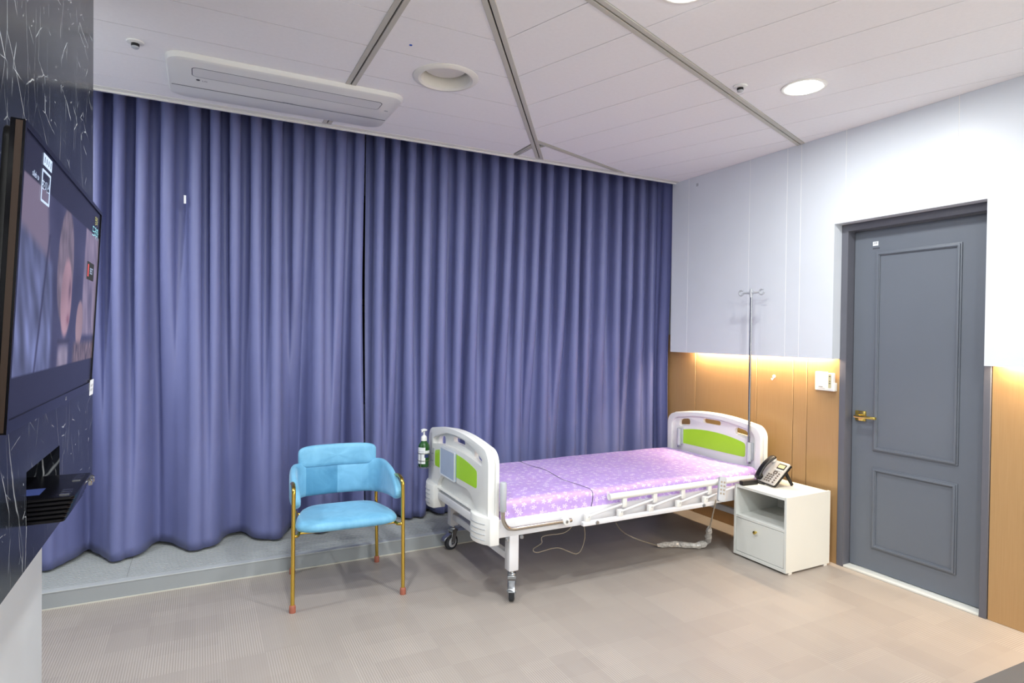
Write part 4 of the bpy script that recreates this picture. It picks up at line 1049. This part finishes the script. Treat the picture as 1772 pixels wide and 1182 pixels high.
def paint(u, v):
    # a dim film still between black bars: pale coat left, a leaning head in the middle, dark cloth and a pale coat right
    if v < 0.14 or v > 0.855: return (18, 19, 38)
    n1 = noise.noise(Vector((u * 7, v * 5, 1))); n2 = noise.noise(Vector((u * 24 + v * 6, v * 7, 5))); n3 = noise.noise(Vector((u * 60, v * 16, 9)))
    def lay(c, m, d): m = max(0.0, min(1.0, m)); return [p * (1 - m) + q * m for p, q in zip(c, d)]
    def band(x, a, b, s): return sstep(a - s, a + s, x) * (1 - sstep(b - s, b + s, x))
    c = [58 + 20 * n1, 58 + 20 * n1, 88 + 22 * n1]
    c = lay(c, band(u, -1, 0.20 + 0.2 * (1 - v), 0.02) * sstep(0.60, 0.66, v + 0.25 * u), [132, 118, 138])
    f = 0.86 + 0.42 * n2 + 0.22 * n1
    c = lay(c, (1 - sstep(0.30, 0.35, u - 0.10 * (0.5 - v))) * (1 - sstep(0.62, 0.68, v + 0.30 * (u - 0.1))), [118 * f, 126 * f, 172 * f])
    c = lay(c, 0.8 * band(u - 0.14 * (v - 0.5), 0.235, 0.25, 0.008) * (v < 0.7), [40, 40, 66])
    hx, hy = (u - 0.475) / 0.105, (v - 0.60) / 0.27; q = hx * hx + hy * hy
    f = 0.95 + 0.25 * n2 + 0.15 * n3
    c = lay(c, 1 - sstep(0.85, 1.1, q), [132 * f, 116 * f, 128 * f])
    fx, fy = (u - 0.505) / 0.075, (v - 0.46) / 0.19; q = fx * fx + fy * fy
    f = 0.95 + 0.2 * n1
    c = lay(c, 1 - sstep(0.7, 1.15, q), [190 * f, 150 * f, 160 * f])
    c = lay(c, 0.7 * math.exp(-(((u - 0.545) / 0.016) ** 2 + ((v - 0.50) / 0.05) ** 2)), [84, 62, 80])
    c = lay(c, 0.6 * math.exp(-(((u - 0.54) / 0.02) ** 2 + ((v - 0.36) / 0.025) ** 2)), [120, 60, 74])
    f = 0.95 + 0.2 * n2
    c = lay(c, band(u, 0.43, 0.57, 0.02) * (1 - sstep(0.20, 0.30, v + 0.3 * abs(u - 0.5))), [160 * f, 148 * f, 168 * f])
    c = lay(c, 0.8 * math.exp(-((v - 0.255 - 0.25 * (u - 0.5) ** 2) / 0.012) ** 2) * band(u, 0.42, 0.58, 0.01), [44, 40, 58])
    c = lay(c, sstep(0.73, 0.76, u) * sstep(0.26, 0.30, v), [140 + 40 * n2, 126 + 36 * n2, 148 + 36 * n2])
    hx, hy = (u - 0.72) / 0.06, (v - 0.34) / 0.13; c = lay(c, 1 - sstep(0.7, 1.1, hx * hx + hy * hy), [168 + 20 * n1, 138 + 20 * n1, 142 + 20 * n1])
    c = lay(c, sstep(0.62, 0.66, u) * (1 - sstep(0.22, 0.27, v)), [112 + 60 * n3, 94 + 50 * n3, 98 + 50 * n3])
    c = lay(c, 0.6 * math.exp(-(((u - 0.88) / 0.03) ** 2 + ((v - 0.48) / 0.08) ** 2)), [66, 62, 84])
    return c
m = MB().grid(NXP, NYP, lambda u, v: (0.011 + sw_ * u, 0.024 + sh_ * v, -0.0035))
scr = tb('screen', m, 'black_gloss', smooth=False)
ca = scr.data.color_attributes.new('picture', 'FLOAT_COLOR', 'POINT')
for j in range(NYP):
    for i in range(NXP):
        c = paint(i / (NXP - 1), j / (NYP - 1)); ca.data[j * NXP + i].color = (*[lin(max(0, min(255, q))) for q in c], 1)
k = NT('screen_picture'); at_ = k.n('ShaderNodeAttribute', attribute_name='picture')
k.b.inputs['Base Color'].default_value = (0.01, 0.01, 0.015, 1); k.b.inputs['Roughness'].default_value = 0.22
k.l(at_.outputs['Color'], k.b.inputs['Emission Color']); k.b.inputs['Emission Strength'].default_value = 0.85; k.b.inputs['Specular IOR Level'].default_value = 0.08
scr.data.materials[0] = MATS['screen_picture']
mat('screen_white', (150, 165, 190), 0.5, emit=0.5); mat('screen_cyan', (130, 190, 200), 0.5, emit=0.45); mat('screen_olive', (150, 150, 90), 0.5, emit=0.35); mat('screen_red', (190, 70, 70), 0.5, emit=0.4)
def sp(u, v): return (0.011 + sw_ * u, 0.024 + sh_ * v)
# channel mark: clapper board with three letters, and small lettering
x0, y0 = sp(0.155, 0.80); x1, y1 = sp(0.235, 0.925)
m = MB().prism([rrect(x0, x1, y0, y1, 0.003, 2), rrect(x0 + 0.005, x1 - 0.005, y0 + 0.005, y1 - 0.005, 0.002, 2)[::-1]], 2, -0.003, -0.0022)
lg = tb('channel_mark', m, 'screen_white', scr)
m = MB().prism([[(x0 + 0.004, y1 + 0.008), (x1 + 0.004, y1 + 0.008), (x1 + 0.004, y1 + 0.032), (x0 + 0.004, y1 + 0.032)]] + [[(x0 + 0.012 + q * 0.018, y1 + 0.014), (x0 + 0.012 + q * 0.018, y1 + 0.026), (x0 + 0.020 + q * 0.018, y1 + 0.026), (x0 + 0.020 + q * 0.018, y1 + 0.014)] for q in range(4)], 2, -0.003, -0.0022)
tb('clapper', m, 'screen_white', scr)
lettering('channel_letters', '초이스', 0.026, 'screen_white', Matrix.Translation(((x0 + x1) / 2, (y0 + y1) / 2, -0.0022)), scr)
x, y = sp(0.10, 0.875); lettering('small_letters', 'olleh tv', 0.018, 'screen_white', Matrix.Translation((x, y, -0.0022)), scr)
x, y = sp(0.915, 0.935); lettering('caption', '영화', 0.030, 'screen_olive', Matrix.Translation((x, y, -0.0022)), scr)
x, y = sp(0.905, 0.865); lettering('caption', '드라마', 0.040, 'screen_cyan', Matrix.Translation((x, y, -0.0022)), scr)
x, y = sp(0.86, 0.64); cb_ = tb('caption_box', MB().prism([rrect(x - 0.06, x + 0.06, y - 0.026, y + 0.026, 0.003, 2)], 2, -0.0031, -0.0026), 'dark_gap', scr)
lettering('caption', 'BEST', 0.026, 'screen_white', Matrix.Translation((x + 0.012, y, -0.0022)), scr)
tb('caption_bar', MB().prism([rrect(x - 0.052, x - 0.036, y - 0.018, y + 0.018, 0.002, 2)], 2, -0.0026, -0.0021), 'screen_red', scr)
lettering('brand_letters', 'LG', 0.012, 'grey_plastic', Matrix.Translation((TWD * 0.56, 0.011, 0.0004)), tv)
tb('corner_sticker', MB().box(TWD - 0.045, TWD + 0.022, -0.018, 0.030, 0.0005, 0.0014), 'label_white')
for q in range(2): lettering('sticker_print', 'NO.302 TV', 0.010, 'ink_dark', Matrix.Translation((TWD - 0.012, 0.012 - q * 0.014, 0.0016)), tv)

# set-top box lying in the marble niche
sb = thing('set_top_box', 'black ribbed set-top box sticking out of the marble niche under the television', 'set-top box', (-0.38, 1.925, NZ0))
m = MB()
zz = NZ0 + 0.001
for q in range(6):
    ins = 0.004 * (5 - q)
    m.prism([rrect(-0.505, -0.268 - ins, 1.786, 2.062 - ins * 0.5, 0.012, 3)], 2, zz + q * 0.0105, zz + q * 0.0105 + 0.008)
m.box(-0.50, -0.30, 1.80, 2.05, zz, zz + 0.06)
body = build('box_body', m, 'black_gloss', sb, bevel=0.0015, seg=1)
zt = zz + 5 * 0.0105 + 0.008
build('top_label', MB().box(-0.44, -0.345, 1.83, 1.90, zt + 0.0001, zt + 0.0008), 'label_navy', sb)
for q in range(4): build('button', MB().box(-0.300, -0.282, 1.965 + q * 0.020, 1.977 + q * 0.020, zt - 0.0002, zt + 0.002), 'chrome', sb)
for q in range(3): build('button', MB().box(-0.302, -0.282, 1.81 + q * 0.020, 1.822 + q * 0.020, zt - 0.0002, zt + 0.002), 'chrome', sb)
for y in (2.035, 2.0): build('knob', MB().lathe([(0.011, 0.0), (0.011, 0.006), (0.008, 0.009), (0.0, 0.009)], (-0.268, y, zz + 0.048), 'X', 16), 'chrome', sb)

# low dark bench whose corner shows at the frame edge
bn = thing('bench', 'low dark grey flat-topped bench standing on the floor across from the door', 'bench', (2.5, 0.66, 0))
P = [(1.90, 0.934), (3.30, 0.890), (3.30, 0.38), (1.90, 0.38)]
build('bench_top', MB().prism([P], 2, 0.41, 0.45), 'bench_grey', bn, bevel=0.004)
build('bench_base', MB().prism([[(1.94, 0.90), (3.26, 0.86), (3.26, 0.42), (1.94, 0.42)]], 2, 0.0, 0.41), 'bench_grey', bn, bevel=0.004)
